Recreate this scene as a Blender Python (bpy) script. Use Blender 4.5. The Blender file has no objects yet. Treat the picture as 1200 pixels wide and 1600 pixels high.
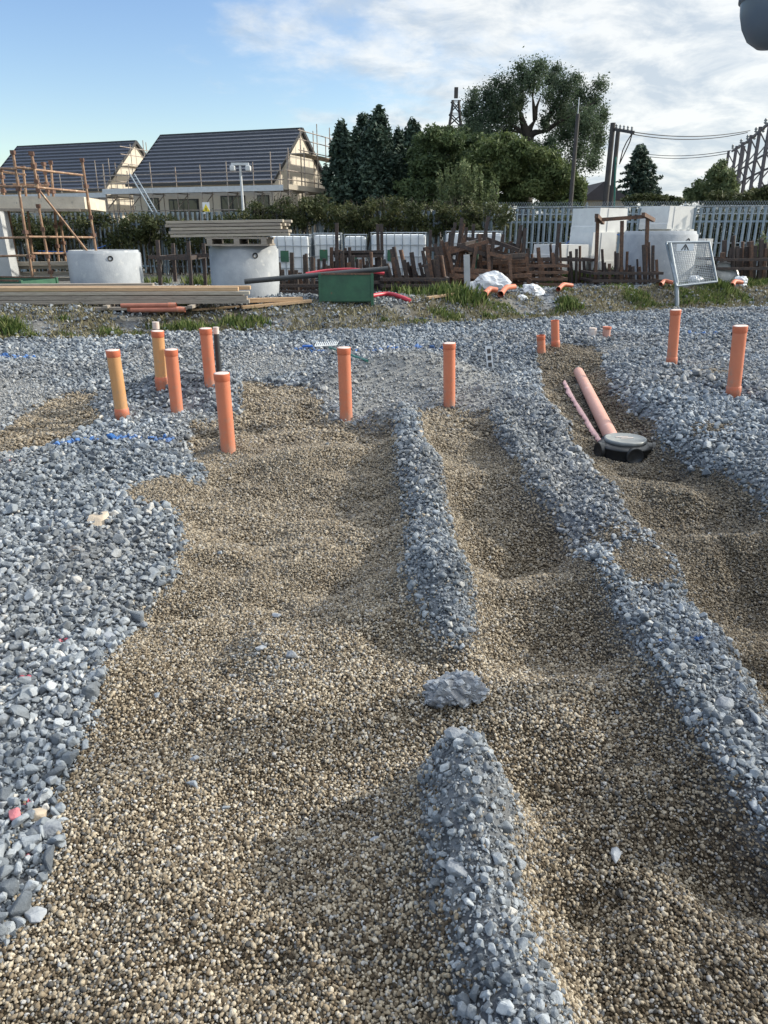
import bpy, bmesh, math, random
import numpy as np
from mathutils import Vector, Matrix, Euler
R = math.radians
random.seed(7); rng = np.random.default_rng(11)
scene = bpy.context.scene
COL = scene.collection

# ---------------------------------------------------------------- camera
CAMH = 1.57; PITCH = R(20.6); F = 1155.0
cam_d = bpy.data.cameras.new('camera'); cam = bpy.data.objects.new('camera', cam_d); COL.objects.link(cam)
cam.location = (0, 0, CAMH); cam.rotation_euler = (R(90) - PITCH, 0, 0)
cam_d.sensor_fit = 'VERTICAL'; cam_d.sensor_height = 36; cam_d.lens = 36 * F / 1600
cam_d.clip_start = 0.05; cam_d.clip_end = 3000
scene.camera = cam
# ---------------------------------------------------------------- light
SUN_EL = R(27); SUN_AZ = R(76)      # azimuth clockwise from +Y (view direction)
scene.view_settings.view_transform = 'Standard'; scene.view_settings.look = 'None'
scene.view_settings.exposure = 0.98; scene.view_settings.gamma = 1.0
w = bpy.data.worlds.new('World'); scene.world = w; w.use_nodes = True
nt = w.node_tree; N = nt.nodes; Lk = nt.links
bg = N['Background']; bg.inputs['Strength'].default_value = 0.1
sky = N.new('ShaderNodeTexSky'); sky.sky_type = 'NISHITA'; sky.sun_disc = False
sky.sun_elevation = SUN_EL; sky.sun_rotation = SUN_AZ; sky.air_density = 1.1; sky.dust_density = 0.6; sky.ozone_density = 1.6
tc = N.new('ShaderNodeTexCoord'); sep = N.new('ShaderNodeSeparateXYZ'); Lk.new(tc.outputs['Generated'], sep.inputs[0])
def M(op, a, b=None, c=None, clamp=False):
    n = N.new('ShaderNodeMath'); n.operation = op; n.use_clamp = clamp
    for i, v in enumerate((a, b, c)):
        if v is None: continue
        if isinstance(v, (int, float)): n.inputs[i].default_value = v
        else: Lk.new(v, n.inputs[i])
    return n.outputs[0]
zz = M('ADD', M('MAXIMUM', sep.outputs['Z'], 0.0), 0.24)
cb = N.new('ShaderNodeCombineXYZ')
Lk.new(M('DIVIDE', sep.outputs['X'], zz), cb.inputs[0]); Lk.new(M('DIVIDE', sep.outputs['Y'], zz), cb.inputs[1])
def noise(scale, detail, rough, vec, dist=0.0):
    n = N.new('ShaderNodeTexNoise'); n.inputs['Scale'].default_value = scale; n.inputs['Detail'].default_value = detail
    n.inputs['Roughness'].default_value = rough; n.inputs['Distortion'].default_value = dist; Lk.new(vec, n.inputs['Vector']); return n.outputs['Fac']
n1 = noise(0.9, 8, 0.6, cb.outputs[0], 0.3); n2 = noise(4.6, 6, 0.62, cb.outputs[0], 0.2)
# more cloud to the right (towards the sun), clear blue to the left
xr = M('DIVIDE', sep.outputs['X'], M('MAXIMUM', sep.outputs['Y'], 0.15))
bias = M('MULTIPLY_ADD', xr, 0.85, 0.19)
bias = M('MAXIMUM', M('MINIMUM', bias, 0.42), -0.30)
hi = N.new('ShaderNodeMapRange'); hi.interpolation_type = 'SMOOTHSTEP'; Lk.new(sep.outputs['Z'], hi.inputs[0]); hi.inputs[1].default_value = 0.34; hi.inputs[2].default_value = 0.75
bias = M('ADD', bias, M('MULTIPLY', hi.outputs[0], 0.45))  # added cloud cover high overhead, out of view, for fill light
cov = M('ADD', M('ADD', M('MULTIPLY', n1, 1.0), M('MULTIPLY', n2, 0.36)), bias)
rp = N.new('ShaderNodeMapRange'); rp.interpolation_type = 'SMOOTHSTEP'; Lk.new(cov, rp.inputs[0])
rp.inputs[1].default_value = 0.72; rp.inputs[2].default_value = 0.98
n3 = noise(4.2, 8, 0.62, cb.outputs[0], 0.35)
cr = N.new('ShaderNodeValToRGB'); Lk.new(n3, cr.inputs[0])
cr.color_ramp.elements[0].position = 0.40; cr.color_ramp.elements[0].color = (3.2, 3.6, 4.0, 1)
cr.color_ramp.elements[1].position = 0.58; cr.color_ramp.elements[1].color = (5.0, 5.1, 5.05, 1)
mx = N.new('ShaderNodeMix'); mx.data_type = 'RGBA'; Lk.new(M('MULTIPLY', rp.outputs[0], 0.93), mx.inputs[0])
vs0 = N.new('ShaderNodeVectorMath'); vs0.operation = 'SCALE'; Lk.new(cr.outputs[0], vs0.inputs[0]); Lk.new(M('MULTIPLY_ADD', hi.outputs[0], 1.5, 1.0), vs0.inputs['Scale'])  # unseen overhead clouds made brighter to add fill light
hs_ = N.new('ShaderNodeHueSaturation'); hs_.inputs['Saturation'].default_value = 1.18; hs_.inputs['Value'].default_value = .98; hs_.inputs['Hue'].default_value = .512; Lk.new(sky.outputs[0], hs_.inputs['Color'])
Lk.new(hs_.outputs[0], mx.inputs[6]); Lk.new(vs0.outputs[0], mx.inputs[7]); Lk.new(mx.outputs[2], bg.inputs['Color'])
sd = bpy.data.lights.new('sun', 'SUN'); sun = bpy.data.objects.new('sun', sd); COL.objects.link(sun)
sd.energy = 2.9; sd.angle = R(2.5); sd.color = (1.0, 0.93, 0.80)
sv = Vector((math.sin(SUN_AZ) * math.cos(SUN_EL), math.cos(SUN_AZ) * math.cos(SUN_EL), math.sin(SUN_EL)))
sun.rotation_euler = sv.to_track_quat('Z', 'Y').to_euler(); sun.location = (20, 10, 30)

# ---------------------------------------------------------------- picture measurements -> places in the world
FW = Vector((0, math.cos(PITCH), -math.sin(PITCH))); UP = Vector((0, math.sin(PITCH), math.cos(PITCH)))
def ray(px, py): return Vector((1, 0, 0)) * ((px - 600) / F) + UP * ((800 - py) / F) + FW
def at_z(px, py, z=0.0):
    d = ray(px, py); t = (z - CAMH) / d.z; return Vector((d.x * t, d.y * t, z))
def at_y(px, py, Y):
    d = ray(px, py); t = Y / d.y; return Vector((d.x * t, Y, CAMH + d.z * t))

# ---------------------------------------------------------------- numpy noise
def vnoise(x, y, sc, seed):
    rs = np.random.default_rng(seed); T = rs.random((256, 256))
    u = x * sc; v = y * sc; iu = np.floor(u).astype(int); iv = np.floor(v).astype(int); fu = u - iu; fv = v - iv
    fu = fu * fu * (3 - 2 * fu); fv = fv * fv * (3 - 2 * fv)
    g = lambda a, b: T[a & 255, b & 255]
    return (g(iu, iv) * (1 - fu) + g(iu + 1, iv) * fu) * (1 - fv) + (g(iu, iv + 1) * (1 - fu) + g(iu + 1, iv + 1) * fu) * fv - 0.5
def fbm(x, y, sc, seed, o=4):
    s = 0; a = 1
    for i in range(o): s = s + a * vnoise(x, y, sc * 2 ** i, seed + i); a *= 0.5
    return s
def blur(A, s):
    k = int(3 * s) + 1; g = np.exp(-0.5 * (np.arange(-k, k + 1) / s) ** 2); g /= g.sum()
    B = np.pad(A, k, mode='edge')
    B = sum(g[i] * B[i:i + A.shape[0], :] for i in range(2 * k + 1))
    return sum(g[i] * B[:, i:i + A.shape[1]] for i in range(2 * k + 1))
def sstep(a, b, x):
    t = np.clip((x - a) / (b - a), 0, 1); return t * t * (3 - 2 * t)

# ---------------------------------------------------------------- terrain
GX0, GX1, GY0, GY1, GS = -13.0, 14.0, -1.5, 21.0, 0.04
gx = np.arange(GX0, GX1 + 1e-6, GS); gy = np.arange(GY0, GY1 + 1e-6, GS)
XX, YY = np.meshgrid(gx, gy)
def inpoly(poly, X, Y):
    c = np.zeros(X.shape, bool); n = len(poly)
    for i in range(n):
        x1, y1 = poly[i]; x2, y2 = poly[(i + 1) % n]
        if y1 == y2: continue
        m = ((y1 > Y) != (y2 > Y)) & (X < (x2 - x1) * (Y - y1) / (y2 - y1) + x1); c ^= m
    return c
def wpoly(pts, z=0.03): return [tuple(at_z(a, b, z)[:2]) for a, b in pts]
WX = XX + 0.05 * fbm(XX, YY, 3.0, 5) * np.clip(YY / 3, .5, 2); WY = YY + 0.07 * fbm(XX, YY, 3.0, 25) * np.clip(YY / 3, .5, 2.2)
PEA1 = [(-300,1560),(0,1505),(42,1460),(92,1340),(108,1240),(150,1140),(167,1070),(206,1000),(217,965),(264,918),(292,865),(285,805),(318,752),
        (306,712),(288,684),(302,667),(340,660),(384,655),(380,625),(372,606),(400,604),(450,612),(492,628),(502,655),(530,666),(560,668),(590,674),(614,676),
        (620,700),(624,760),(630,830),(636,880),(630,940),(640,990),(665,1022),(700,1038),(740,1035),(752,1090),(750,1188),(722,1190),(692,1200),(658,1232),(648,1275),
        (656,1330),(660,1400),(685,1490),(705,1560),(720,1800),(-400,1800)]
PEA2 = [(665,648),(700,640),(745,650),(772,655),(768,690),(795,735),(825,790),(880,825),(905,850),(898,885),(935,955),(965,1020),(1010,1085),(1045,1150),
        (1090,1215),(1130,1285),(1200,1345),(1420,1530),(1420,1800),(920,1800),(885,1600),(845,1500),(815,1400),(812,1300),(790,1235),(750,1188),(752,1090),(742,1032),
        (738,960),(722,880),(700,800),(680,740),(662,690),(652,665)]
PEA3 = [(838,550),(870,540),(915,542),(942,560),(950,600),(966,642),(1000,678),(1050,728),(1110,772),(1200,845),(1420,1010),(1420,1560),(1290,1290),(1200,1150),
        (1170,1090),(1130,1020),(1090,965),(1045,900),(1000,840),(965,790),(935,755),(900,700),(865,640),(845,590)]
PEAL = [(-300,745),(0,713),(80,700),(127,677),(157,660),(142,640),(168,618),(110,618),(77,627),(20,667),(0,676),(-300,705)]
PEA = np.zeros(XX.shape, bool)
for p in (PEA1, PEA2, PEA3, PEAL): PEA |= inpoly(wpoly(p), WX, WY)
SPILL = [[(955,868),(1000,850),(1045,870),(1060,915),(1020,925),(975,920),(950,895)], [(905,822),(950,812),(1005,822),(1010,838),(960,842),(915,836)],
         [(200,760),(240,742),(300,742),(315,760),(300,785),(240,778),(205,775)], [(1085,695),(1120,690),(1140,710),(1100,718)],
         [(1085,600),(1110,585),(1140,600),(1120,620),(1090,615)]]
SP = np.zeros(XX.shape, bool)
for p in SPILL: SP |= inpoly(wpoly(p, .12), WX, WY)
peaf = np.clip(blur(PEA.astype(float), 1.1), 0, 1)
spf = blur(SP.astype(float), 3.0) * 0.9
# fine grey dust / crusher run patches
DUST = [[(0,592),(45,592),(95,605),(70,635),(30,655),(0,668),(-200,700),(-200,590)], [(500,600),(560,575),(640,572),(740,578),(790,600),(775,640),(740,652),(680,640),(655,625),
        (640,665),(600,672),(560,668),(520,655),(500,640)], [(355,565),(420,556),(490,562),(480,580),(420,592),(365,590)], [(225,575),(290,570),(330,590),(300,612),(240,610),(190,600)],
        [(265,645),(285,640),(330,650),(345,660),(300,665),(265,658)], [(1045,570),(1075,560),(1100,578),(1190,585),(1190,600),(1100,600),(1060,590)], [(1100,610),(1180,600),(1190,640),(1110,632)],
        [(185,640),(215,648),(205,665),(178,660)], [(310,690),(345,672),(370,690),(375,720),(330,725)],
        [(760,1190),(800,1230),(822,1330),(832,1440),(850,1560),(800,1560),(775,1400),(760,1300)], [(915,545),(1000,540),(1010,552),(950,555)],
        [(395,1010),(440,1000),(455,1035),(440,1065),(400,1070),(375,1050)], [(1120,1000),(1170,1060),(1200,1130),(1160,1110),(1110,1030)],[(560,640),(615,620),(640,660),(600,672)]]
DU = np.zeros(XX.shape, bool)
for p in DUST: DU |= inpoly(wpoly(p, .06), WX, WY)
duf = blur(DU.astype(float), 2.2)
# bank line: foot of the bank runs away to the right
BX = np.array([-14, -6, 0, 2.6, 6.0, 9.5, 16]); BY = np.array([11.0, 11.3, 12.9, 14.3, 16.2, 17.0, 17.4])
def bank_d(x, y): return y - np.interp(x, BX, BY)
YARD = 0.36
def base_h(x, y):
    d = bank_d(x, y); wd = np.interp(x, [-14, 0, 6, 14], [1.1, 1.3, 1.3, 1.3])
    t = np.clip(d / wd, 0, 1); return 0.05 * sstep(6, 14, y) * 0 + YARD * (t * t * (3 - 2 * t))
stone_side = 0.075 + 0.07 * sstep(0.7, 1.3, XX - 0.0) * sstep(9, 6, YY) + 0.13 * sstep(1.4, 2.3, XX - 0.12 * YY + .6) * sstep(11, 7, YY)
S1 = blur((~PEA).astype(float), 1.6); S2 = blur((~PEA).astype(float), 3.5)
Sm = np.where(YY < 9, 0.6 * S1 + 0.4 * S2, S2)
H = base_h(XX, YY) + stone_side * Sm
ridge = (YY < 6.6) & (XX > -0.1) & (XX < 1.0) & (~PEA)
H += 0.12 * blur(ridge.astype(float), 1.3)
H += 0.02 * spf
def bump(px, py, amp, rx, ry, z=0.03):
    global H
    c = at_z(px, py, z); H = H + (1.75 if px > 730 and 740 < py < 1300 else 1.45) * amp * np.exp(-0.5 * (((XX - c.x) / rx) ** 2 + ((YY - c.y) / ry) ** 2))
for b in [(512,722,.07,.30,.25),(440,640,.05,.5,.35),(300,700,-.07,.13,.28),(345,700,.05,.14,.15),(500,780,-.03,.25,.2),(525,905,-.045,.09,.09),(410,830,-.04,.14,.12),
          (415,1020,.055,.10,.10),(300,1100,.03,.3,.2),(560,1000,.03,.25,.3),(620,720,.02,.1,.3),
          (740,755,.045,.28,.22),(820,848,-.085,.26,.17),(830,935,.07,.26,.16),(760,1010,-.03,.2,.12),(900,1120,.05,.28,.16),(830,1240,-.02,.2,.1),(1010,1250,.05,.2,.12),
          (700,690,.04,.2,.3),(905,1420,-.05,.13,.16),(1050,1420,.03,.15,.2),
          (880,560,.10,.35,.5),(1040,785,.07,.25,.25),(1090,745,-.03,.2,.2),(1110,880,.08,.26,.18),(1150,960,-.04,.3,.15),(1190,870,.06,.2,.2),(980,735,.02,.2,.2),
          (610,606,.20,.45,.30),(700,604,.12,.35,.28),(590,648,-.14,.20,.14),(520,615,.06,.2,.2),(704,628,.05,.22,.2),(540,650,.04,.10,.1),(285,628,.15,.5,.22),(275,650,-.04,.16,.12),
          (192,652,.04,.12,.12),(725,1250,.05,.09,.12),(735,1330,.05,.08,.14),(690,960,.04,.09,.15),(650,700,.03,.1,.4),
          (1140,640,.05,.3,.3),(1120,590,.03,.4,.2),(960,720,-.02,.3,.3),(100,900,.03,.6,.5),(60,1100,.03,.4,.3)]:
    bump(*b)
near = sstep(11.5, 9.5, YY)
H += peaf * (0.070 * fbm(XX, YY, 1.7, 40, 4) + 0.045 * fbm(XX * 0.8, YY * 1.4, 3.4, 47, 3) - .05 * np.clip(fbm(XX, YY, 4.2, 147, 2) - .28, 0, 1) * 3) + (1 - peaf) * (0.05 * fbm(XX, YY, 1.1, 50, 4) + 0.014 * fbm(XX, YY, 9, 60, 2))
bd = bank_d(XX, YY); bankm = sstep(-0.25, 0.1, bd) * sstep(2.0, 1.3, bd)
H += bankm * 0.12 * fbm(XX, YY, 1.6, 70, 4)
EDG = np.minimum.reduce([XX - GX0, GX1 - XX, YY - GY0, GY1 - YY]); ef = sstep(0, 1.0, EDG)
H = base_h(XX, YY) * (1 - ef) + H * ef
def hz(x, y):
    x = np.asarray(x, float); y = np.asarray(y, float)
    u = np.clip((x - GX0) / GS, 0, len(gx) - 1.001); v = np.clip((y - GY0) / GS, 0, len(gy) - 1.001)
    i = u.astype(int); j = v.astype(int); fu = u - i; fv = v - j
    r = (H[j, i] * (1 - fu) + H[j, i + 1] * fu) * (1 - fv) + (H[j + 1, i] * (1 - fu) + H[j + 1, i + 1] * fu) * fv
    out = (x < GX0) | (x > GX1) | (y < GY0) | (y > GY1)
    return np.where(out, base_h(x, y), r)
def samp(A, x, y):
    i = np.clip(((x - GX0) / GS + .5).astype(int), 0, len(gx) - 1); j = np.clip(((y - GY0) / GS + .5).astype(int), 0, len(gy) - 1); return A[j, i]
def hit(px, py):
    d = ray(px, py); t = 0.5
    while t < 60:
        p = Vector((0, 0, CAMH)) + d * t
        if p.z < float(hz(p.x, p.y)): break
        t += 0.02
    p.z = float(hz(p.x, p.y)); return p

# ---------------------------------------------------------------- helpers
def tag(o, label=None, cat=None, group=None, kind=None):
    if label: o['label'] = label
    if cat: o['category'] = cat
    if group: o['group'] = group
    if kind: o['kind'] = kind
    return o
def root(name, label, cat, loc=(0, 0, 0), rz=0, group=None):
    o = bpy.data.objects.new(name, None); COL.objects.link(o); o.location = loc; o.rotation_euler = (0, 0, rz); o.empty_display_size = .2
    return tag(o, label, cat, group)
def cp(o, loc=None, rz=None, label=None):
    def rec(s, par):
        c = s.copy(); COL.objects.link(c); c.parent = par
        for ch in kids.get(s.name, []): rec(ch, c)
        kids2[c.name] = [x for x in COL.objects if x.parent == c]
        return c
    kids = {}; kids2 = {}
    for x in list(COL.objects):
        if x.parent: kids.setdefault(x.parent.name, []).append(x)
    c = rec(o, None)
    if loc is not None: c.location = loc
    if rz is not None: c.rotation_euler = (0, 0, rz)
    if label: c['label'] = label
    return c
def local_of(o):
    m = Matrix.Identity(4)
    while o: m = o.matrix_basis @ m if False else (Matrix.Translation(o.location) @ o.rotation_euler.to_matrix().to_4x4() @ m); o = o.parent
    return m
class MB:
    def __init__(s): s.v = []; s.f = []; s.sm = []
    def add(s, vs, fs, smooth=False):
        k = len(s.v); s.v += [tuple(v) for v in vs]; s.f += [tuple(i + k for i in f) for f in fs]; s.sm += [smooth] * len(fs); return s
    def box(s, c, sz, rot=None, rz=0):
        m = rot if rot is not None else Matrix.Rotation(rz, 3, 'Z')
        h = [x / 2 for x in sz]; c = Vector(c)
        vs = [c + m @ Vector((sx * h[0], sy * h[1], sz_ * h[2])) for sx in (-1, 1) for sy in (-1, 1) for sz_ in (-1, 1)]
        return s.add(vs, [(0, 1, 3, 2), (4, 6, 7, 5), (0, 4, 5, 1), (2, 3, 7, 6), (0, 2, 6, 4), (1, 5, 7, 3)])
    def bev(s, c, sz, rz=0, b=0.01):
        bm = bmesh.new(); bmesh.ops.create_cube(bm, size=1)
        for v in bm.verts: v.co = Vector((v.co.x * sz[0], v.co.y * sz[1], v.co.z * sz[2]))
        bmesh.ops.bevel(bm, geom=bm.edges[:], offset=b, segments=2, affect='EDGES', profile=.6)
        m = Matrix.Rotation(rz, 3, 'Z'); c = Vector(c); bm.verts.index_update()
        s.add([c + m @ v.co for v in bm.verts], [[v.index for v in f.verts] for f in bm.faces]); bm.free(); return s
    def bar(s, p0, p1, w, h, up=(0, 0, 1)):
        p0 = Vector(p0); p1 = Vector(p1); d = (p1 - p0); L = d.length
        if L < 1e-6: return s
        d /= L; u = Vector(up); x = d.cross(u)
        if x.length < 1e-3: x = d.cross(Vector((0, 1, 0)))
        x.normalize(); z = x.cross(d)
        m = Matrix((x, d, z)).transposed(); return s.box((p0 + p1) / 2, (w, L, h), rot=m)
    def cyl(s, p0, p1, r0, r1=None, n=12, caps=True, smooth=True):
        r1 = r0 if r1 is None else r1; p0 = Vector(p0); p1 = Vector(p1); d = (p1 - p0).normalized()
        x = d.cross(Vector((0, 0, 1)))
        if x.length < 1e-3: x = Vector((1, 0, 0))
        x.normalize(); y = d.cross(x); vs = []
        for p, r in ((p0, r0), (p1, r1)):
            for i in range(n):
                a = 2 * math.pi * i / n; vs.append(p + (x * math.cos(a) + y * math.sin(a)) * r)
        s.add(vs, [(i, (i + 1) % n, n + (i + 1) % n, n + i) for i in range(n)], smooth)
        if caps: s.add(vs, [tuple(range(n))[::-1], tuple(range(n, 2 * n))], False)
        return s
    def path(s, pts, rs, n=8, caps=True):
        pts = [Vector(p) for p in pts]; k = len(pts)
        if isinstance(rs, (int, float)): rs = [rs] * k
        vs = []; px = None
        for i, p in enumerate(pts):
            d = (pts[min(i + 1, k - 1)] - pts[max(i - 1, 0)]).normalized()
            if px is None:
                x = d.cross(Vector((0, 0, 1)))
                if x.length < 1e-3: x = Vector((1, 0, 0))
            else: x = px - d * px.dot(d)
            x.normalize(); px = x; y = d.cross(x)
            for j in range(n):
                a = 2 * math.pi * j / n; vs.append(p + (x * math.cos(a) + y * math.sin(a)) * rs[i])
        s.add(vs, [(i * n + j, i * n + (j + 1) % n, (i + 1) * n + (j + 1) % n, (i + 1) * n + j) for i in range(k - 1) for j in range(n)], True)
        if caps: s.add(vs, [tuple(range(n))[::-1], tuple(range((k - 1) * n, k * n))], False)
        return s
    def lathe(s, prof, c=(0, 0, 0), n=32, m=None, smooth=True):
        c = Vector(c); m = m or Matrix.Identity(3); vs = []
        for r, z in prof:
            for j in range(n):
                a = 2 * math.pi * j / n; vs.append(c + m @ Vector((r * math.cos(a), r * math.sin(a), z)))
        k = len(prof)
        return s.add(vs, [(i * n + j, i * n + (j + 1) % n, (i + 1) * n + (j + 1) % n, (i + 1) * n + j) for i in range(k - 1) for j in range(n)], smooth)
    def prism(s, poly, y0, y1, fn):
        n = len(poly); vs = [fn(a, b, y0) for a, b in poly] + [fn(a, b, y1) for a, b in poly]
        s.add(vs, [tuple(range(n)), tuple(range(n, 2 * n))[::-1]] + [(i, (i + 1) % n, n + (i + 1) % n, n + i) for i in range(n)]); return s
    def build(s, name, mat, parent=None, jit=0):
        me = bpy.data.meshes.new(name); V = np.array(s.v, float).reshape(-1, 3)
        o = bpy.data.objects.new(name, me)
        if parent is not None:
            o.parent = parent; mi = np.array(local_of(parent).inverted()); V = V @ mi[:3, :3].T + mi[:3, 3]
        else:
            c = np.array([(V[:, 0].min() + V[:, 0].max()) / 2, (V[:, 1].min() + V[:, 1].max()) / 2, V[:, 2].min()]); V = V - c; o.location = c
        me.from_pydata([tuple(v) for v in V], [], s.f); me.polygons.foreach_set('use_smooth', s.sm)
        bm = bmesh.new(); bm.from_mesh(me); bmesh.ops.recalc_face_normals(bm, faces=bm.faces); bm.to_mesh(me); bm.free()
        me.materials.append(mat); COL.objects.link(o); return o

def fastmesh(name, V, Fq, mat, tint=None, parent=None, loc=(0, 0, 0), per=4):
    me = bpy.data.meshes.new(name); n = len(V); m = len(Fq)
    me.vertices.add(n); me.vertices.foreach_set('co', np.ascontiguousarray(V, np.float32).ravel())
    me.loops.add(m * per); me.loops.foreach_set('vertex_index', np.ascontiguousarray(Fq, np.int32).ravel())
    me.polygons.add(m); me.polygons.foreach_set('loop_start', np.arange(m, dtype=np.int32) * per); me.polygons.foreach_set('loop_total', np.full(m, per, np.int32))
    me.update(calc_edges=True)
    if tint is not None:
        a = me.attributes.new('tint', 'FLOAT', 'POINT'); a.data.foreach_set('value', tint.astype(np.float32))
    me.materials.append(mat); o = bpy.data.objects.new(name, me); COL.objects.link(o); o.location = loc; o.parent = parent
    return o

# ---------------------------------------------------------------- materials
def new_mat(name):
    m = bpy.data.materials.new(name); m.use_nodes = True; t = m.node_tree; return m, t, t.nodes, t.links, t.nodes['Principled BSDF']
def mat(name, c1, c2=None, rough=0.7, scale=6.0, metal=0.0, bump=0.0, bscale=None, lo=.35, hi=.65, stretch=None, c3=None, c3amt=.6, trans=0.0):
    m, t, n, l, b = new_mat(name); b.inputs['Roughness'].default_value = rough; b.inputs['Metallic'].default_value = metal
    if trans: b.inputs['Transmission Weight'].default_value = trans
    tc = n.new('ShaderNodeTexCoord'); vec = tc.outputs['Object']
    if stretch:
        mp = n.new('ShaderNodeMapping'); mp.inputs['Scale'].default_value = stretch; l.new(vec, mp.inputs[0]); vec = mp.outputs[0]
    c2 = c2 or tuple(x * .75 for x in c1)
    nz = n.new('ShaderNodeTexNoise'); nz.inputs['Scale'].default_value = scale; nz.inputs['Detail'].default_value = 8; nz.inputs['Roughness'].default_value = .65; l.new(vec, nz.inputs['Vector'])
    r = n.new('ShaderNodeValToRGB'); l.new(nz.outputs['Fac'], r.inputs[0])
    r.color_ramp.elements[0].position = lo; r.color_ramp.elements[0].color = (*c2, 1); r.color_ramp.elements[1].position = hi; r.color_ramp.elements[1].color = (*c1, 1)
    out = r.outputs[0]
    if c3:
        n2 = n.new('ShaderNodeTexNoise'); n2.inputs['Scale'].default_value = scale * 2.3; n2.inputs['Detail'].default_value = 6; l.new(vec, n2.inputs['Vector'])
        r2 = n.new('ShaderNodeMapRange'); l.new(n2.outputs['Fac'], r2.inputs[0]); r2.inputs[1].default_value = c3amt; r2.inputs[2].default_value = c3amt + .1
        x = n.new('ShaderNodeMix'); x.data_type = 'RGBA'; l.new(r2.outputs[0], x.inputs[0]); l.new(out, x.inputs[6]); x.inputs[7].default_value = (*c3, 1); out = x.outputs[2]
    l.new(out, b.inputs['Base Color'])
    if bump:
        n3 = n.new('ShaderNodeTexNoise'); n3.inputs['Scale'].default_value = bscale or scale * 4; n3.inputs['Detail'].default_value = 5; l.new(vec, n3.inputs['Vector'])
        bp = n.new('ShaderNodeBump'); bp.inputs['Strength'].default_value = bump; bp.inputs['Distance'].default_value = .02; l.new(n3.outputs['Fac'], bp.inputs['Height']); l.new(bp.outputs[0], b.inputs['Normal'])
    return m
def leaf_mat(name, dark, mid, light, transl=.25):
    m, t, n, l, b = new_mat(name); b.inputs['Roughness'].default_value = .65; b.inputs['Specular IOR Level'].default_value = .25
    a = n.new('ShaderNodeAttribute'); a.attribute_name = 'tint'
    r = n.new('ShaderNodeValToRGB'); l.new(a.outputs['Fac'], r.inputs[0]); e = r.color_ramp.elements
    e[0].position = 0; e[0].color = (*dark, 1); e[1].position = 1; e[1].color = (*light, 1); q = e.new(.55); q.color = (*mid, 1)
    l.new(r.outputs[0], b.inputs['Base Color'])
    tr = n.new('ShaderNodeBsdfTranslucent'); l.new(r.outputs[0], tr.inputs[0]); mx = n.new('ShaderNodeMixShader'); mx.inputs[0].default_value = transl
    l.new(b.outputs[0], mx.inputs[1]); l.new(tr.outputs[0], mx.inputs[2]); l.new(mx.outputs[0], n['Material Output'].inputs[0]); return m
def inst_mat(name, rough, nscale, lo, hi, spec=.3):
    m, t, n, l, b = new_mat(name); b.inputs['Roughness'].default_value = rough; b.inputs['Specular IOR Level'].default_value = spec
    a = n.new('ShaderNodeAttribute'); a.attribute_type = 'INSTANCER'; a.attribute_name = 'col'
    tc = n.new('ShaderNodeTexCoord'); oi = n.new('ShaderNodeObjectInfo')
    va = n.new('ShaderNodeVectorMath'); va.operation = 'ADD'; l.new(tc.outputs['Object'], va.inputs[0])
    mm = n.new('ShaderNodeMath'); mm.operation = 'MULTIPLY'; mm.inputs[1].default_value = 50; l.new(oi.outputs['Random'], mm.inputs[0]); l.new(mm.outputs[0], va.inputs[1])
    nz = n.new('ShaderNodeTexNoise'); nz.inputs['Scale'].default_value = nscale; nz.inputs['Detail'].default_value = 6; nz.inputs['Roughness'].default_value = .7; l.new(va.outputs[0], nz.inputs['Vector'])
    mr = n.new('ShaderNodeMapRange'); l.new(nz.outputs['Fac'], mr.inputs[0]); mr.inputs[1].default_value = .3; mr.inputs[2].default_value = .7; mr.inputs[3].default_value = lo; mr.inputs[4].default_value = hi
    vm = n.new('ShaderNodeVectorMath'); vm.operation = 'SCALE'; l.new(a.outputs['Color'], vm.inputs[0]); l.new(mr.outputs[0], vm.inputs['Scale']); l.new(vm.outputs[0], b.inputs['Base Color'])
    bp = n.new('ShaderNodeBump'); bp.inputs['Strength'].default_value = .35; bp.inputs['Distance'].default_value = .05; l.new(nz.outputs['Fac'], bp.inputs['Height']); l.new(bp.outputs[0], b.inputs['Normal'])
    return m

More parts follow.
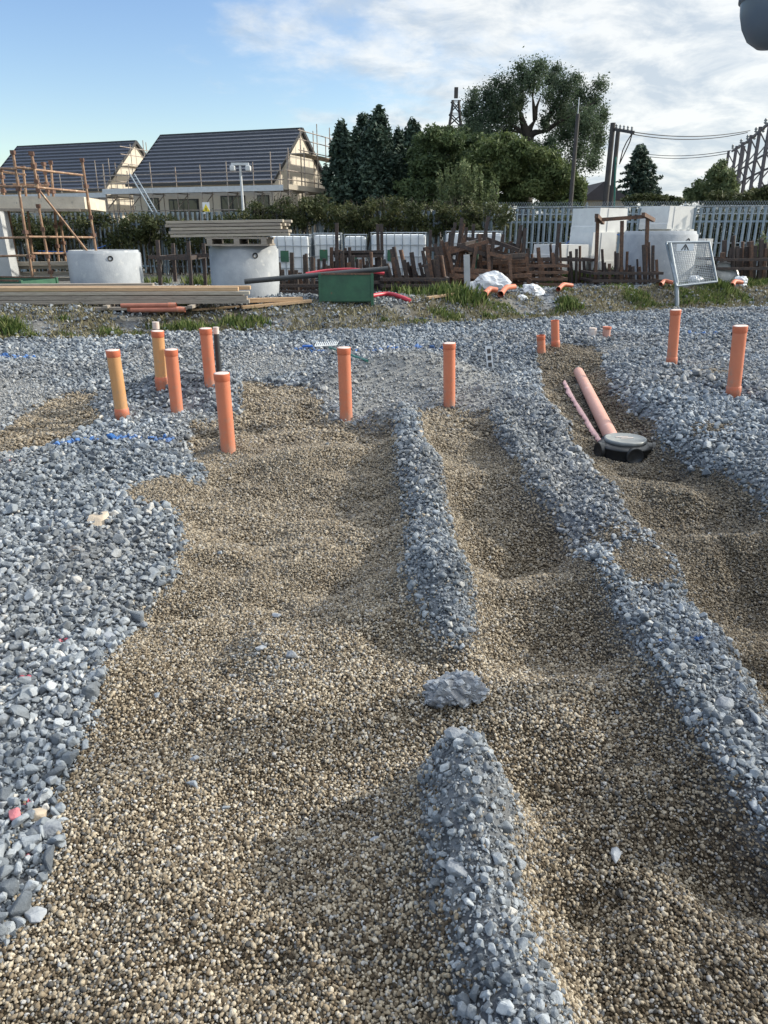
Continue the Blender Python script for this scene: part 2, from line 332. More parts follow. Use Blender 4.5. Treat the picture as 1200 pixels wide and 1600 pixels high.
MATS = dict(
    orange=mat('orange_pvc', (.60, .205, .115), (.55, .175, .09), .45, 3, bump=.05, c3=(.55, .25, .14), c3amt=.66),
    orange2=mat('orange_pvc_socket', (.56, .155, .075), (.48, .125, .06), .5, 4, c3=(.5, .3, .2), c3amt=.68),
    ochre=mat('ochre_pvc', (.56, .30, .13), (.50, .25, .10), .45, 4, c3=(.35, .20, .1), c3amt=.66, stretch=(3, 3, .7)),
    pink=mat('faded_pink_pvc', (.56, .30, .24), (.48, .25, .19), .5, 3, c3=(.60, .42, .36), c3amt=.6),
    cap=mat('pale_cap', (.66, .60, .55), (.55, .42, .36), .6, 20),
    black=mat('black_plastic', (.018, .02, .022), (.03, .03, .03), .35, 8, c3=(.16, .16, .15), c3amt=.68),
    lid=mat('dusty_grey_lid', (.24, .25, .24), (.17, .18, .18), .4, 9, c3=(.32, .32, .30), c3amt=.6),
    concrete=mat('pale_concrete', (.44, .45, .45), (.34, .355, .36), .85, 3, bump=.25, bscale=40, c3=(.27, .28, .29), c3amt=.63),
    conc2=mat('cream_concrete', (.60, .54, .44), (.48, .43, .35), .85, 5, bump=.3, bscale=30, c3=(.30, .28, .25), c3amt=.62),
    block=mat('white_grey_block', (.66, .66, .63), (.58, .58, .56), .8, 4, bump=.1, c3=(.42, .43, .43), c3amt=.66),
    rust=mat('rusty_steel', (.16, .088, .055), (.06, .042, .034), .8, 14, bump=.3, c3=(.30, .14, .07), c3amt=.6),
    rust2=mat('dark_rusty_steel', (.075, .052, .042), (.028, .026, .027), .75, 18, bump=.3, c3=(.19, .10, .06), c3amt=.62),
    scaf=mat('scaffold_tube', (.34, .215, .135), (.17, .095, .06), .65, 9, metal=.2, c3=(.48, .38, .26), c3amt=.58, stretch=(1, 1, .5)),
    scafg=mat('galvanised_tube', (.38, .34, .30), (.24, .19, .16), .5, 5, metal=.4, c3=(.22, .12, .08), c3amt=.6),
    coupler=mat('rusty_coupler', (.16, .08, .05), (.08, .05, .04), .8, 30),
    wood=mat('fresh_timber', (.50, .35, .21), (.38, .25, .145), .75, 9, bump=.15, stretch=(.5, 6, 6), c3=(.24, .16, .10), c3amt=.66),
    woodg=mat('weathered_timber', (.34, .30, .25), (.22, .19, .16), .85, 9, bump=.25, stretch=(.5, 6, 6), c3=(.12, .10, .08), c3amt=.62),
    board=mat('scaffold_board', (.42, .38, .31), (.30, .26, .21), .85, 8, bump=.2, stretch=(.5, 5, 5), c3=(.18, .15, .12), c3amt=.64),
    green=mat('green_painted_steel', (.035, .12, .065), (.025, .08, .05), .5, 5, bump=.1, c3=(.14, .09, .05), c3amt=.66),
    greent=mat('green_tube', (.02, .16, .12), (.015, .1, .08), .5, 5),
    white=mat('white_plastic', (.74, .77, .78), (.66, .69, .71), .45, 3),
    bag=mat('crumpled_white_bag', (.66, .68, .70), (.5, .52, .54), .35, 9, bump=.6, bscale=18, c3=(.42, .30, .24), c3amt=.66),
    galv=mat('galvanised_steel', (.34, .38, .41), (.25, .28, .31), .45, 12, metal=.55),
    pale=mat('palisade_steel', (.27, .33, .38), (.18, .23, .27), .5, 7, metal=.35, c3=(.13, .16, .18), c3amt=.62),
    red=mat('red_hose', (.50, .03, .055), (.38, .025, .04), .4, 5),
    blue=mat('blue_plastic', (.02, .14, .50), (.02, .1, .38), .5, 5),
    duct=mat('dark_grey_duct', (.035, .04, .045), (.025, .03, .034), .5, 5, c3=(.14, .14, .13), c3amt=.64),
    render_=mat('cream_render', (.62, .56, .46), (.56, .50, .41), .85, 1.5, c3=(.45, .41, .35), c3amt=.66),
    roofd=None, glass=mat('window_glass', (.03, .04, .05), (.02, .025, .03), .12, 2), frame=mat('dark_frame', (.03, .03, .035), (.02, .02, .02), .5, 4),
    fascia=mat('dark_fascia', (.02, .022, .025), (.03, .03, .03), .5, 4), bark=mat('bark', (.055, .045, .035), (.03, .025, .02), .9, 5, bump=.4),
    pole=mat('dark_pole', (.07, .065, .06), (.045, .04, .04), .8, 3), steelw=mat('white_steel', (.55, .57, .58), (.45, .47, .48), .5, 5),
    yellow=mat('yellow_sign', (.75, .60, .03), (.7, .55, .03), .5, 3), ink=mat('black_ink', (.02, .02, .02), (.03, .03, .03), .6, 3),
    stone1=mat('grey_limestone', (.33, .35, .37), (.22, .24, .27), .85, 12, bump=.5, bscale=30), stoneb=mat('tan_sandstone', (.50, .42, .32), (.38, .31, .23), .85, 9, bump=.4, bscale=30),
    dustst=mat('dusty_clod', (.25, .26, .27), (.15, .16, .18), .9, 16, bump=.8, bscale=40), brickred=mat('clay_red', (.40, .15, .10), (.32, .12, .08), .8, 8),
    gantry=mat('gantry_steel', (.13, .12, .13), (.09, .08, .085), .6, 4, metal=.2),
    shed=mat('dark_roof_sheet', (.055, .05, .055), (.04, .035, .04), .7, 3), dome=mat('blue_grey_cover', (.10, .13, .17), (.08, .11, .15), .35, 3),
    ring=mat('wet_grey_concrete', (.36, .38, .40), (.27, .29, .31), .8, 3, bump=.2, bscale=40, c3=(.42, .43, .43), c3amt=.62))
# tiled roof: courses run along the slope, built as real stepped geometry, so the material is plain slate grey
MATS['roofd'] = mat('slate_grey_tile', (.085, .095, .12), (.06, .068, .088), .33, 6, c3=(.05, .055, .06), c3amt=.64)
T = MATS
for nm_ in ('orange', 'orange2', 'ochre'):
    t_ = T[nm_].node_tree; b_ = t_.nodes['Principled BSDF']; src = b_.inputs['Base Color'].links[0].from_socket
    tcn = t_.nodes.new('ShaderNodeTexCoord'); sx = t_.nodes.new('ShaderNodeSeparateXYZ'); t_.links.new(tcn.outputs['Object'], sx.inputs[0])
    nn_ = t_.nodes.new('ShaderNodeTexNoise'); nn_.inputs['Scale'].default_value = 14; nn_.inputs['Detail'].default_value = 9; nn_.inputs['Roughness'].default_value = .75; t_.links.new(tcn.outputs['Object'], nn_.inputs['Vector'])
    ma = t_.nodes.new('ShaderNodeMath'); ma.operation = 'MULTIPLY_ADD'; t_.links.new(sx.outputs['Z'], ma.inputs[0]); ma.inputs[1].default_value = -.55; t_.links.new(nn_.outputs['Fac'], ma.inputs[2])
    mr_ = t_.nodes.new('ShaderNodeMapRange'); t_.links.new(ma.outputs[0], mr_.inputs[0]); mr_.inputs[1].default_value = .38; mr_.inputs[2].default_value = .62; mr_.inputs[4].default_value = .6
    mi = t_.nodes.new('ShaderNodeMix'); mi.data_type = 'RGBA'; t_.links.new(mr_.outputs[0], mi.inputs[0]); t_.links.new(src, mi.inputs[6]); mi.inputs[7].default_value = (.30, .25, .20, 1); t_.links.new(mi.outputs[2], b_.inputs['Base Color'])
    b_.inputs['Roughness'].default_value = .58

# ---------------------------------------------------------------- ground sheet
def gradaxis(a, b, far):
    core = np.arange(a, b + 1e-6, 0.04); s = 0.1; lo = [a]; 
    while lo[-1] > -far: s *= 1.35; lo.append(lo[-1] - s)
    s = 0.1; hi = [core[-1]]
    while hi[-1] < far: s *= 1.35; hi.append(hi[-1] + s)
    return np.array(lo[1:][::-1] + list(core) + hi[1:])
ax = gradaxis(-10, 12, 1500); ay = gradaxis(-1.5, 20.5, 1500)
AX, AY = np.meshgrid(ax, ay); AZ = hz(AX, AY)
inside = (AX > GX0) & (AX < GX1) & (AY > GY0) & (AY < GY1)
nx, ny = len(ax), len(ay); V = np.stack([AX.ravel(), AY.ravel(), AZ.ravel() - .003], 1)
ii = (np.arange(ny - 1)[:, None] * nx + np.arange(nx - 1)[None, :]).ravel(); Fq = np.stack([ii, ii + 1, ii + nx + 1, ii + nx], 1)
gm, t, n, l, b = new_mat('ground_gravel_bed'); b.inputs['Roughness'].default_value = .95; b.inputs['Specular IOR Level'].default_value = .1
at = n.new('ShaderNodeAttribute'); at.attribute_name = 'zone'; sp = n.new('ShaderNodeSeparateColor'); l.new(at.outputs['Color'], sp.inputs[0])
geo = n.new('ShaderNodeNewGeometry')
def vor(scale):
    v = n.new('ShaderNodeTexVoronoi'); v.inputs['Scale'].default_value = scale; l.new(geo.outputs['Position'], v.inputs['Vector']); return v
def ramp(fac, stops):
    r = n.new('ShaderNodeValToRGB'); l.new(fac, r.inputs[0]); e = r.color_ramp.elements
    e[0].position, e[0].color = stops[0][0], (*stops[0][1], 1); e[1].position, e[1].color = stops[-1][0], (*stops[-1][1], 1)
    for p, c in stops[1:-1]: q = e.new(p); q.color = (*c, 1)
    return r.outputs[0]
def mixc(f, a, b_):
    x = n.new('ShaderNodeMix'); x.data_type = 'RGBA'
    l.new(f, x.inputs[0]); l.new(a, x.inputs[6]); l.new(b_, x.inputs[7]); return x.outputs[2]
vs_ = vor(28); vp = vor(90)
rs = n.new('ShaderNodeSeparateColor'); l.new(vs_.outputs['Color'], rs.inputs[0]); rpp = n.new('ShaderNodeSeparateColor'); l.new(vp.outputs['Color'], rpp.inputs[0])
nz1 = n.new('ShaderNodeTexNoise'); nz1.inputs['Scale'].default_value = 3; nz1.inputs['Detail'].default_value = 10; nz1.inputs['Roughness'].default_value = .75; l.new(geo.outputs['Position'], nz1.inputs['Vector'])
nz2 = n.new('ShaderNodeTexNoise'); nz2.inputs['Scale'].default_value = 120; nz2.inputs['Detail'].default_value = 6; nz2.inputs['Roughness'].default_value = .8; l.new(geo.outputs['Position'], nz2.inputs['Vector'])
cst = ramp(rs.outputs[0], [(0, (.07, .08, .095)), (.5, (.15, .17, .2)), (1, (.26, .28, .30))])
cpe = ramp(rpp.outputs[0], [(0, (.05, .036, .022)), (.5, (.10, .078, .05)), (1, (.20, .16, .11))])  # dark base colour paints a contact-shadow look into the gaps between pebbles
cdu = ramp(nz2.outputs['Fac'], [(.3, (.15, .155, .155)), (.55, (.26, .262, .255)), (.75, (.34, .34, .33))])
cso = ramp(nz1.outputs['Fac'], [(.3, (.07, .06, .045)), (.5, (.14, .125, .095)), (.7, (.22, .205, .17))])
c = mixc(sp.outputs[0], cst, cpe); c = mixc(sp.outputs[1], c, cdu); c = mixc(sp.outputs[2], c, cso); l.new(c, b.inputs['Base Color'])
bp = n.new('ShaderNodeBump'); bp.inputs['Strength'].default_value = .9; bp.inputs['Distance'].default_value = .012; l.new(nz2.outputs['Fac'], bp.inputs['Height'])
l.new(bp.outputs[0], b.inputs['Normal'])
def build_ground():
    o = fastmesh('ground', V, Fq, gm); tag(o, kind='structure')
    x, y = V[:, 0], V[:, 1]; ins = inside.ravel()
    z = np.zeros((len(V), 4), np.float32); z[:, 3] = 1
    z[:, 0] = np.where(ins, np.maximum(samp(peaf, x, y), samp(spf, x, y)), 0); z[:, 1] = np.where(ins, samp(duf, x, y), 0)
    bdd = bank_d(x, y); m = sstep(-.1, .2, bdd) * sstep(0.5, 0, bdd - .9 - .9 * (x > 2))
    far = sstep(2.5, 6, bdd) * .75
    z[:, 2] = np.clip(np.maximum(m * np.clip(.75 + fbm(x, y, 1.5, 90) * .8, 0, 1), far), 0, 1)
    a = o.data.attributes.new('zone', 'FLOAT_COLOR', 'POINT'); a.data.foreach_set('color', z.ravel())
    o.data.polygons.foreach_set('use_smooth', np.ones(len(Fq), bool)); return o
build_ground()

# ---------------------------------------------------------------- loose stone: variants and scatter
def hull_rock(k, seed, flat, ang=True):
    rs = np.random.default_rng(seed); bm = bmesh.new()
    s = np.array([1, rs.uniform(.68, .95), rs.uniform(flat * .9, flat * 1.25)])
    for i in range(k):
        v = rs.normal(size=3); v /= np.linalg.norm(v); v = v * rs.uniform(.8, 1.05) * s * .5; bm.verts.new(v)
    bmesh.ops.convex_hull(bm, input=bm.verts); 
    bmesh.ops.delete(bm, geom=[v for v in bm.verts if not v.link_faces], context='VERTS')
    if ang: bmesh.ops.bevel(bm, geom=bm.edges[:], offset=.035, segments=1, affect='EDGES')
    if not ang:
        bmesh.ops.subdivide_edges(bm, edges=bm.edges[:], cuts=1, use_grid_fill=True, smooth=.8)
        bmesh.ops.smooth_vert(bm, verts=bm.verts, factor=.5)
    me = bpy.data.meshes.new('stone_shape'); bm.to_mesh(me); bm.free()
    if not ang: me.polygons.foreach_set('use_smooth', [True] * len(me.polygons))
    return me
def pebble(seed):
    rs = np.random.default_rng(seed); bm = bmesh.new(); bmesh.ops.create_icosphere(bm, subdivisions=2, radius=.5)
    s = np.array([1, rs.uniform(.55, .85), rs.uniform(.4, .7)]); ph = rs.uniform(0, 6, 3)
    for v in bm.verts:
        c = np.array(v.co); c = c * (1 + .10 * math.sin(5 * c[0] + ph[0]) + .10 * math.sin(6 * c[1] + ph[1]) + rs.uniform(-.05, .05)); v.co = c * s
    me = bpy.data.meshes.new('pebble_shape'); bm.to_mesh(me); bm.free(); me.polygons.foreach_set('use_smooth', [True] * len(me.polygons)); return me
def variants(name, meshes, m):
    c = bpy.data.collections.new(name)
    for me in meshes:
        me.materials.append(m); c.objects.link(bpy.data.objects.new('loose_stone', me))
    return c
STONE_M = inst_mat('crushed_limestone', .85, 3.0, .75, 1.2); PEB_M = inst_mat('river_pebble', .78, 2.5, .75, 1.2, .2)
VST = variants('stone_variants', [hull_rock(random.choice([10, 12, 14, 18]), 100 + i, .62) for i in range(10)] , STONE_M)
VPE = variants('pebble_variants', [pebble(200 + i) for i in range(5)] + [hull_rock(12, 300 + i, .55, False) for i in range(4)], PEB_M)
def scatter(name, P, rot, scl, vi, col, coll, label):
    k = len(P); me = bpy.data.meshes.new(name); me.vertices.add(k); me.vertices.foreach_set('co', P.astype(np.float32).ravel())
    me.attributes.new('rot', 'FLOAT_VECTOR', 'POINT').data.foreach_set('vector', rot.astype(np.float32).ravel())
    me.attributes.new('scl', 'FLOAT', 'POINT').data.foreach_set('value', scl.astype(np.float32))
    me.attributes.new('vi', 'INT', 'POINT').data.foreach_set('value', vi.astype(np.int32))
    c4 = np.ones((k, 4), np.float32); c4[:, :3] = col; me.attributes.new('col', 'FLOAT_COLOR', 'POINT').data.foreach_set('color', c4.ravel())
    o = bpy.data.objects.new(name, me); COL.objects.link(o); tag(o, label, kind='stuff')
    g = bpy.data.node_groups.new(name, 'GeometryNodeTree'); g.interface.new_socket('Geometry', in_out='INPUT', socket_type='NodeSocketGeometry'); g.interface.new_socket('Geometry', in_out='OUTPUT', socket_type='NodeSocketGeometry')
    gi = g.nodes.new('NodeGroupInput'); go = g.nodes.new('NodeGroupOutput'); ip = g.nodes.new('GeometryNodeInstanceOnPoints'); ci = g.nodes.new('GeometryNodeCollectionInfo')
    ci.inputs['Collection'].default_value = coll; ci.inputs['Separate Children'].default_value = True; ci.inputs['Reset Children'].default_value = True
    ip.inputs['Pick Instance'].default_value = True
    def na(nm, ty):
        a = g.nodes.new('GeometryNodeInputNamedAttribute'); a.data_type = ty; a.inputs['Name'].default_value = nm; return a.outputs['Attribute']
    g.links.new(gi.outputs[0], ip.inputs['Points']); g.links.new(ci.outputs[0], ip.inputs['Instance']); g.links.new(na('vi', 'INT'), ip.inputs['Instance Index'])
    g.links.new(na('rot', 'FLOAT_VECTOR'), ip.inputs['Rotation']); g.links.new(na('scl', 'FLOAT'), ip.inputs['Scale']); g.links.new(ip.outputs[0], go.inputs[0])
    md = o.modifiers.new('scatter', 'NODES'); md.node_group = g; return o
def band_points(y0, y1, sp, mx=1.5, jit=.55):
    x1 = .54 * y1 + mx; xs = np.arange(-x1, x1, sp); ys = np.arange(y0, y1, sp * .9); X, Y = np.meshgrid(xs, ys); X = X + (np.arange(len(ys)) % 2)[:, None] * sp * .5
    X = X.ravel() + rng.uniform(-jit, jit, X.size) * sp; Y = Y.ravel() + rng.uniform(-jit, jit, Y.size) * sp
    k = np.abs(X) < .54 * Y + mx; return X[k], Y[k]
def pal(u, stops):
    ks = [s[0] for s in stops]; return np.stack([np.interp(u, ks, [s[1][i] for s in stops]) for i in range(3)], 1)
# crushed blue-grey stone
PX, PY, PS = [], [], []
for y0, y1, spc, sz in [(.62, 3.0, .0255, .037), (.62, 3.0, .021, .019), (.62, 3.3, .0125, .0115), (3.0, 6.0, .029, .039), (3.0, 5.0, .026, .022), (6.0, 10.0, .040, .048), (10, 18.5, .060, .064)]:
    x, y = band_points(y0, y1, spc); PX.append(x); PY.append(y); PS.append(np.full(len(x), sz))
x = np.concatenate(PX); y = np.concatenate(PY); s = np.concatenate(PS)
pe = samp(np.maximum(peaf, spf * 1.2), x, y); du = samp(duf, x, y); bdd = bank_d(x, y)
bank_keep = np.where((bdd > 0) & (bdd < .9 + .7 * (x > 2)), .32, 1.0); bank_keep = np.where(bdd > 4.5, .3, bank_keep)
keep = (rng.random(len(x)) > sstep(.30, .62, pe)) & (rng.random(len(x)) < bank_keep) & (rng.random(len(x)) > du * np.where(y < 3, .30, .45))
keep |= (rng.random(len(x)) < .0015) & (pe > .5)
x, y, s, pe, du = x[keep], y[keep], s[keep], pe[keep], du[keep]
sc = s * np.exp(rng.normal(0, .30, len(x))) * (1 - .5 * du * rng.random(len(x))); sc = np.clip(sc, .012, .105)
inr = (x > -.1) & (x < 2.6) & (y < 4.5); sc = np.where(inr, sc * .76, sc)
z = hz(x, y) + sc * np.where(s < .03, rng.uniform(-.05, .25, len(x)), rng.uniform(.0, .38, len(x))); P = np.stack([x, y, z], 1)
u = rng.random(len(x)); col = pal(u, [(0, (.09, .103, .118)), (.3, (.155, .177, .20)), (.7, (.25, .278, .305)), (.95, (.335, .362, .385)), (1, (.48, .46, .42))])
col *= (1 + .35 * fbm(x, y, .9, 77, 3))[:, None]
wm = np.clip(fbm(x, y, .7, 178, 4) + .0, 0, .35)[:, None]; col = col * (1 - wm) + col.mean(1, keepdims=True) * np.array([1.06, 1.0, .93]) * wm
col = col * (1 - .35 * du[:, None]) + np.array([.36, .36, .35]) * .35 * du[:, None]
# survey paint sprayed on the stones
def paint(pts, wd, c, pr, z=.1):
    global col
    w_ = [at_z(a, b, z) for a, b in pts]
    for a, b in zip(w_[:-1], w_[1:]) if len(w_) > 1 else [(w_[0], w_[0] + Vector((.01, 0, 0)))]:
        d = (b - a).to_2d(); L2 = d.length_squared; tt = np.clip(((x - a.x) * d.x + (y - a.y) * d.y) / L2, 0, 1)
        dist = np.hypot(x - a.x - tt * d.x, y - a.y - tt * d.y); m = (dist < wd * (.6 + .8 * rng.random(len(x)))) & (rng.random(len(x)) < pr)
        col[m] = np.array(c) * rng.uniform(.4, 1.0, (m.sum(), 1)) * .65 + col[m] * .35
BLUE = (.03, .20, .62); PINK = (.75, .06, .12)
paint([(95,693),(180,688),(262,684)], .05, BLUE, .75, .08); paint([(0,554),(45,558)], .07, BLUE, .6); paint([(560,545),(640,541),(690,545)], .08, BLUE, .35)
paint([(1070,590),(1110,600)], .06, BLUE, .6, .2); paint([(1080,521),(1120,521)], .1, BLUE, .5); paint([(470,545),(500,548)], .08, BLUE, .6)
for p in [(210,768),(148,1110),(38,1247),(98,1005),(80,830),(40,1075),(22,1270),(14,1485),(12,722),(970,855),(810,630),(40,1325),(380,985)]: paint([p], .009, PINK, 1.0, .08)
for p in [(1040,995),(1090,985),(455,975)]: paint([p], .018, BLUE, .9, .2)
print('stones', len(x))
rot = rng.uniform(0, 6.28, (len(x), 3)); rot[:, 0] = rng.normal(0, .6, len(x)); rot[:, 1] = rng.normal(0, .6, len(x))
scatter('crushed_stone', P, rot, sc, rng.integers(0, 10, len(x)), col, VST, 'blue-grey crushed stone covering the site between the gravel trenches')
# fine chips in the dusty patches
x, y = [np.concatenate(a) for a in zip(band_points(.7, 3, .0115), band_points(3, 11, .028))]
du = samp(duf, x, y); pe = samp(peaf, x, y); k = (rng.random(len(x)) < du * .8) | ((pe > .2) & (pe < .75) & (y < 4) & (rng.random(len(x)) < .25)); x, y = x[k], y[k]
sc = rng.uniform(.006, .022, len(x)) * np.where(y > 3, 1.5, 1); P = np.stack([x, y, hz(x, y) + sc * .1], 1)
col = pal(rng.random(len(x)), [(0, (.14, .15, .16)), (1, (.42, .42, .41))]); rot = rng.uniform(0, 6.28, (len(x), 3))
scatter('stone_chips', P, rot, sc, rng.integers(0, 10, len(x)), col, VST, 'fine grey stone chips and dust on the mounds and ridges')
# pea gravel
PX, PY, PS = [], [], []
for y0, y1, spc, sz in [(.6, 2.0, .0068, .0091), (2.0, 3.4, .0078, .0100), (3.4, 5.6, .0108, .0138), (5.6, 12.0, .018, .022)]:
    x, y = band_points(y0, y1, spc, 1.2); PX.append(x); PY.append(y); PS.append(np.full(len(x), sz))
x = np.concatenate(PX); y = np.concatenate(PY); s = np.concatenate(PS)
pe = samp(np.maximum(peaf, spf), x, y); k = (rng.random(len(x)) < sstep(.15, .6, pe)); k |= (pe <= .3) & (samp(blur(peaf, 3), x, y) > .15) & (rng.random(len(x)) < .035)
x, y, s = x[k], y[k], s[k]; sc = s * np.clip(np.exp(rng.normal(0, .27, len(x))), .5, 1.9); sc = np.where(rng.random(len(x)) < .0015, sc * 1.6, sc)
z = hz(x, y) + sc * rng.uniform(-.1, .42, len(x)); P = np.stack([x, y, z], 1)
u = np.clip(rng.random(len(x)) + .15 * fbm(x, y, 1.3, 99, 3), 0, 1)
col = pal(u, [(0, (.055, .040, .025)), (.25, (.13, .098, .062)), (.55, (.265, .21, .14)), (.8, (.385, .32, .225)), (1, (.55, .48, .37))])
col = col * .85 + col.mean(1, keepdims=True) * .15 * np.array([1.06, 1.0, .9]); grey = rng.random(len(x)) < .18; col[grey] = col[grey].mean(1, keepdims=True) * np.array([1.02, .99, .94])
right_dark = sstep(.3, 1.3, x - .1 * y) * (1 - .0) ; avg = col.mean(0); fd = sstep(1.6, 4.0, y)[:, None] * .45; col = col * (1 - fd) + avg * fd
col *= (1 - .36 * right_dark - .18 * sstep(.35, .7, x) * sstep(2.2, 1.6, y))[:, None]  # pebbles get darker towards the right, more so at the near right
rot = rng.uniform(0, 6.28, (len(x), 3)); rot[:, 0] = rng.normal(0, .5, len(x)); rot[:, 1] = rng.normal(0, .5, len(x))
print('pebbles', len(x))
scatter('pea_gravel', P, rot, sc, rng.integers(0, 9, len(x)), col, VPE, 'tan pea gravel filling the drainage trenches')

# ---------------------------------------------------------------- grass and weeds
GRASS = leaf_mat('grass_blades', (.04, .065, .018), (.09, .14, .035), (.24, .25, .10), .3); DRYG = leaf_mat('dry_grass', (.10, .09, .05), (.20, .18, .10), (.34, .31, .20), .2)
def blades(name, pts, hts, m, label, wdt=.012, curl=.5):
    k = len(pts); a = rng.uniform(0, 6.28, k); lean = rng.uniform(.1, curl, k) * hts; dx = np.cos(a) * lean; dy = np.sin(a) * lean; b_ = rng.uniform(0, 6.28, k)
    wx = np.cos(b_) * wdt; wy = np.sin(b_) * wdt; x, y, z = pts.T; z = z - .02
    V = np.stack([np.stack([x - wx, y - wy, z], 1), np.stack([x + wx, y + wy, z], 1), np.stack([x + wx * .8 + dx * .35, y + wy * .8 + dy * .35, z + hts * .6], 1), np.stack([x + dx, y + dy, z + hts], 1)], 1).reshape(-1, 3)
    Fq = np.arange(k * 4).reshape(-1, 4); o = fastmesh(name, V, Fq, m, np.repeat(rng.random(k), 4)); return tag(o, label, kind='stuff')
def tuft_pts(pxs, k, r, h):
    P_, Hh = [], []
    for (px, py, q, hh) in pxs:
        c = hit(px, py); kk = int(k * q); rr = r * q ** .5; xx = c.x + rng.normal(0, rr * .8, kk); yy = c.y + rng.normal(0, rr * .5, kk); P_.append(np.stack([xx, yy, hz(xx, yy)], 1)); Hh.append(h * hh * rng.uniform(.4, 1.1, kk))
    return np.concatenate(P_), np.concatenate(Hh)
P_, Hh = tuft_pts([(10,518,2.4,1.2),(50,527,.5,.7),(110,528,.5,.6),(175,522,.9,.8),(215,525,.6,.6),(288,518,2.4,1.2),(330,514,.4,.7),(372,510,1.8,1.1),(405,505,.8,.8),(700,498,2,.9),(658,505,.6,.6),(765,497,.6,.8),(100,500,.3,.6),(240,512,.6,.5),(600,500,.3,.5)], 190, .13, .17)
blades('bank_weeds', P_, Hh, GRASS, 'green tufts of weeds growing on the low earth bank')
k = 26000; xx = rng.uniform(-9, 11, k); yy = np.interp(xx, BX, BY) + rng.uniform(-.1, 1.3, k); m = fbm(xx, yy, 1.2, 33, 3) > -.12 - .25 * sstep(1, 5, xx); xx, yy = xx[m], yy[m]
blades('dry_bank_grass', np.stack([xx, yy, hz(xx, yy)], 1), rng.uniform(.03, .11, len(xx)), DRYG, 'sparse dry straw-coloured grass on the low earth bank', .010, .9)
k = 60000; xx = rng.uniform(2.0, 12, k); o_ = rng.uniform(.3, 2.9, k); yy = np.interp(xx, BX, BY) + o_; dn = fbm(xx, yy, 1.3, 35, 4) + .12 * sstep(2.5, 5.5, xx) - .10 * sstep(8, 11, xx)
m = dn > .06; xx, yy, dn = xx[m], yy[m], dn[m]
blades('verge_grass', np.stack([xx, yy, hz(xx, yy)], 1), rng.uniform(.04, .17, len(xx)) * (.4 + np.clip(dn, 0, .6) * 2.0), GRASS, 'rank green grass along the top of the bank in front of the rusty stillages', .011)
P_, Hh = tuft_pts([(640,462,1.2,1.2),(700,462,1.6,1.4),(730,470,1,1.2),(900,440,2,1.6),(960,440,2,1.8),(1010,436,2,2.1),(150,440,.6,1),(290,478,1,1),(310,445,1,1.3),(245,442,.8,1)], 260, .26, .20)
blades('yard_weeds', P_, Hh, GRASS, 'green weeds growing up between the stored materials in the yard')

# ---------------------------------------------------------------- standing drain pipes
def tube_shell(mb, p0, p1, r, wall=.006, n=32):
    mb.cyl(p0, p1, r, n=n, caps=False); mb.cyl(p0, p1, r - wall, n=n, caps=False)
def drain(label, top, bot, mt='orange', sock_top=True, sock_bot=False, r=.055, cap=True, name='drain_pipe', group='orange drain pipes standing in the stone'):
    g = hit(*bot); tp = at_y(top[0], top[1], g.y - .02); d = (tp - g).normalized(); L = (tp - g).length
    o = root(name, label, 'pipe', g, group=group)
    lo = g - d * .08
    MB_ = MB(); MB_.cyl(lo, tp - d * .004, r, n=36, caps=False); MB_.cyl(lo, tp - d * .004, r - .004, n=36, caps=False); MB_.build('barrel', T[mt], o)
    m3 = d.to_track_quat('Z', 'Y').to_matrix()
    if sock_top:
        h = .055; MB().lathe([(r + .0005, 0), (r + .003, .006), (r + .0035, h - .004), (r + .003, h), (r - .002, h)], tp - d * h, 36, m3).build('socket', T['orange2'], o)
    if cap: MB().lathe([(r - .001, -.004), (r * .99, .0), (r * .8, .002), (.001, .002)], tp, 36, m3).build('end_cap', T['cap'], o)
    if sock_bot:
        MB().lathe([(r, .085), (r + .005, .078), (r + .0065, .03), (r + .003, .022), (r + .004, -.03), (r, -.05)], g + d * .01, 36, m3).build('collar', T['orange2'], o)
    return o
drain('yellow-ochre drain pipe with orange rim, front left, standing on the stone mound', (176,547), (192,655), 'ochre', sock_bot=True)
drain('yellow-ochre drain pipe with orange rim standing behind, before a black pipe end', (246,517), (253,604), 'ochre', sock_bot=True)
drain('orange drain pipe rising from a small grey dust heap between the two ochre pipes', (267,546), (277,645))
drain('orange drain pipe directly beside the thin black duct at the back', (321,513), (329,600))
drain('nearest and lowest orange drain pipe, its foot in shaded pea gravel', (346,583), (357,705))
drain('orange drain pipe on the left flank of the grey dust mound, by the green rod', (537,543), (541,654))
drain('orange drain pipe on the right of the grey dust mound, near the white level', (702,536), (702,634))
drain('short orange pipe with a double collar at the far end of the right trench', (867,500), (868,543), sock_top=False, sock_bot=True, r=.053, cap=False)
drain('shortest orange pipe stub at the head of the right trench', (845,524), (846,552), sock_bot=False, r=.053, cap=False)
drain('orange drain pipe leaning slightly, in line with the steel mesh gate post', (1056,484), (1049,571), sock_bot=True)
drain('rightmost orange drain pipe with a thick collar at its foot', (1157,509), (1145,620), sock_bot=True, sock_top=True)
def duct(label, top, bot, r=.03, tipc='galv', name='service_duct'):
    g = hit(*bot); tp = at_y(top[0], top[1], g.y); d = (tp - g).normalized(); o = root(name, label, 'duct', g, group='black service ducts')
    MB().cyl(g - d * .05, tp - d * .06, r, n=18).build('barrel', T['duct'], o); MB().cyl(tp - d * .062, tp, r * 1.06, n=18).build('tip', T['cap'], o)
    L = (tp - g).length
    if L > .5: MB().cyl(g + d * L * .36, g + d * L * .42, r * 1.12, n=18).build('tape_band', T['lid'], o)
duct('thin black duct with grey tape band standing behind the nearest orange pipe', (337,511), (343,592), .026)
duct('black duct end with a pale tip showing behind the rear ochre pipe', (243,503), (250,592), .030)
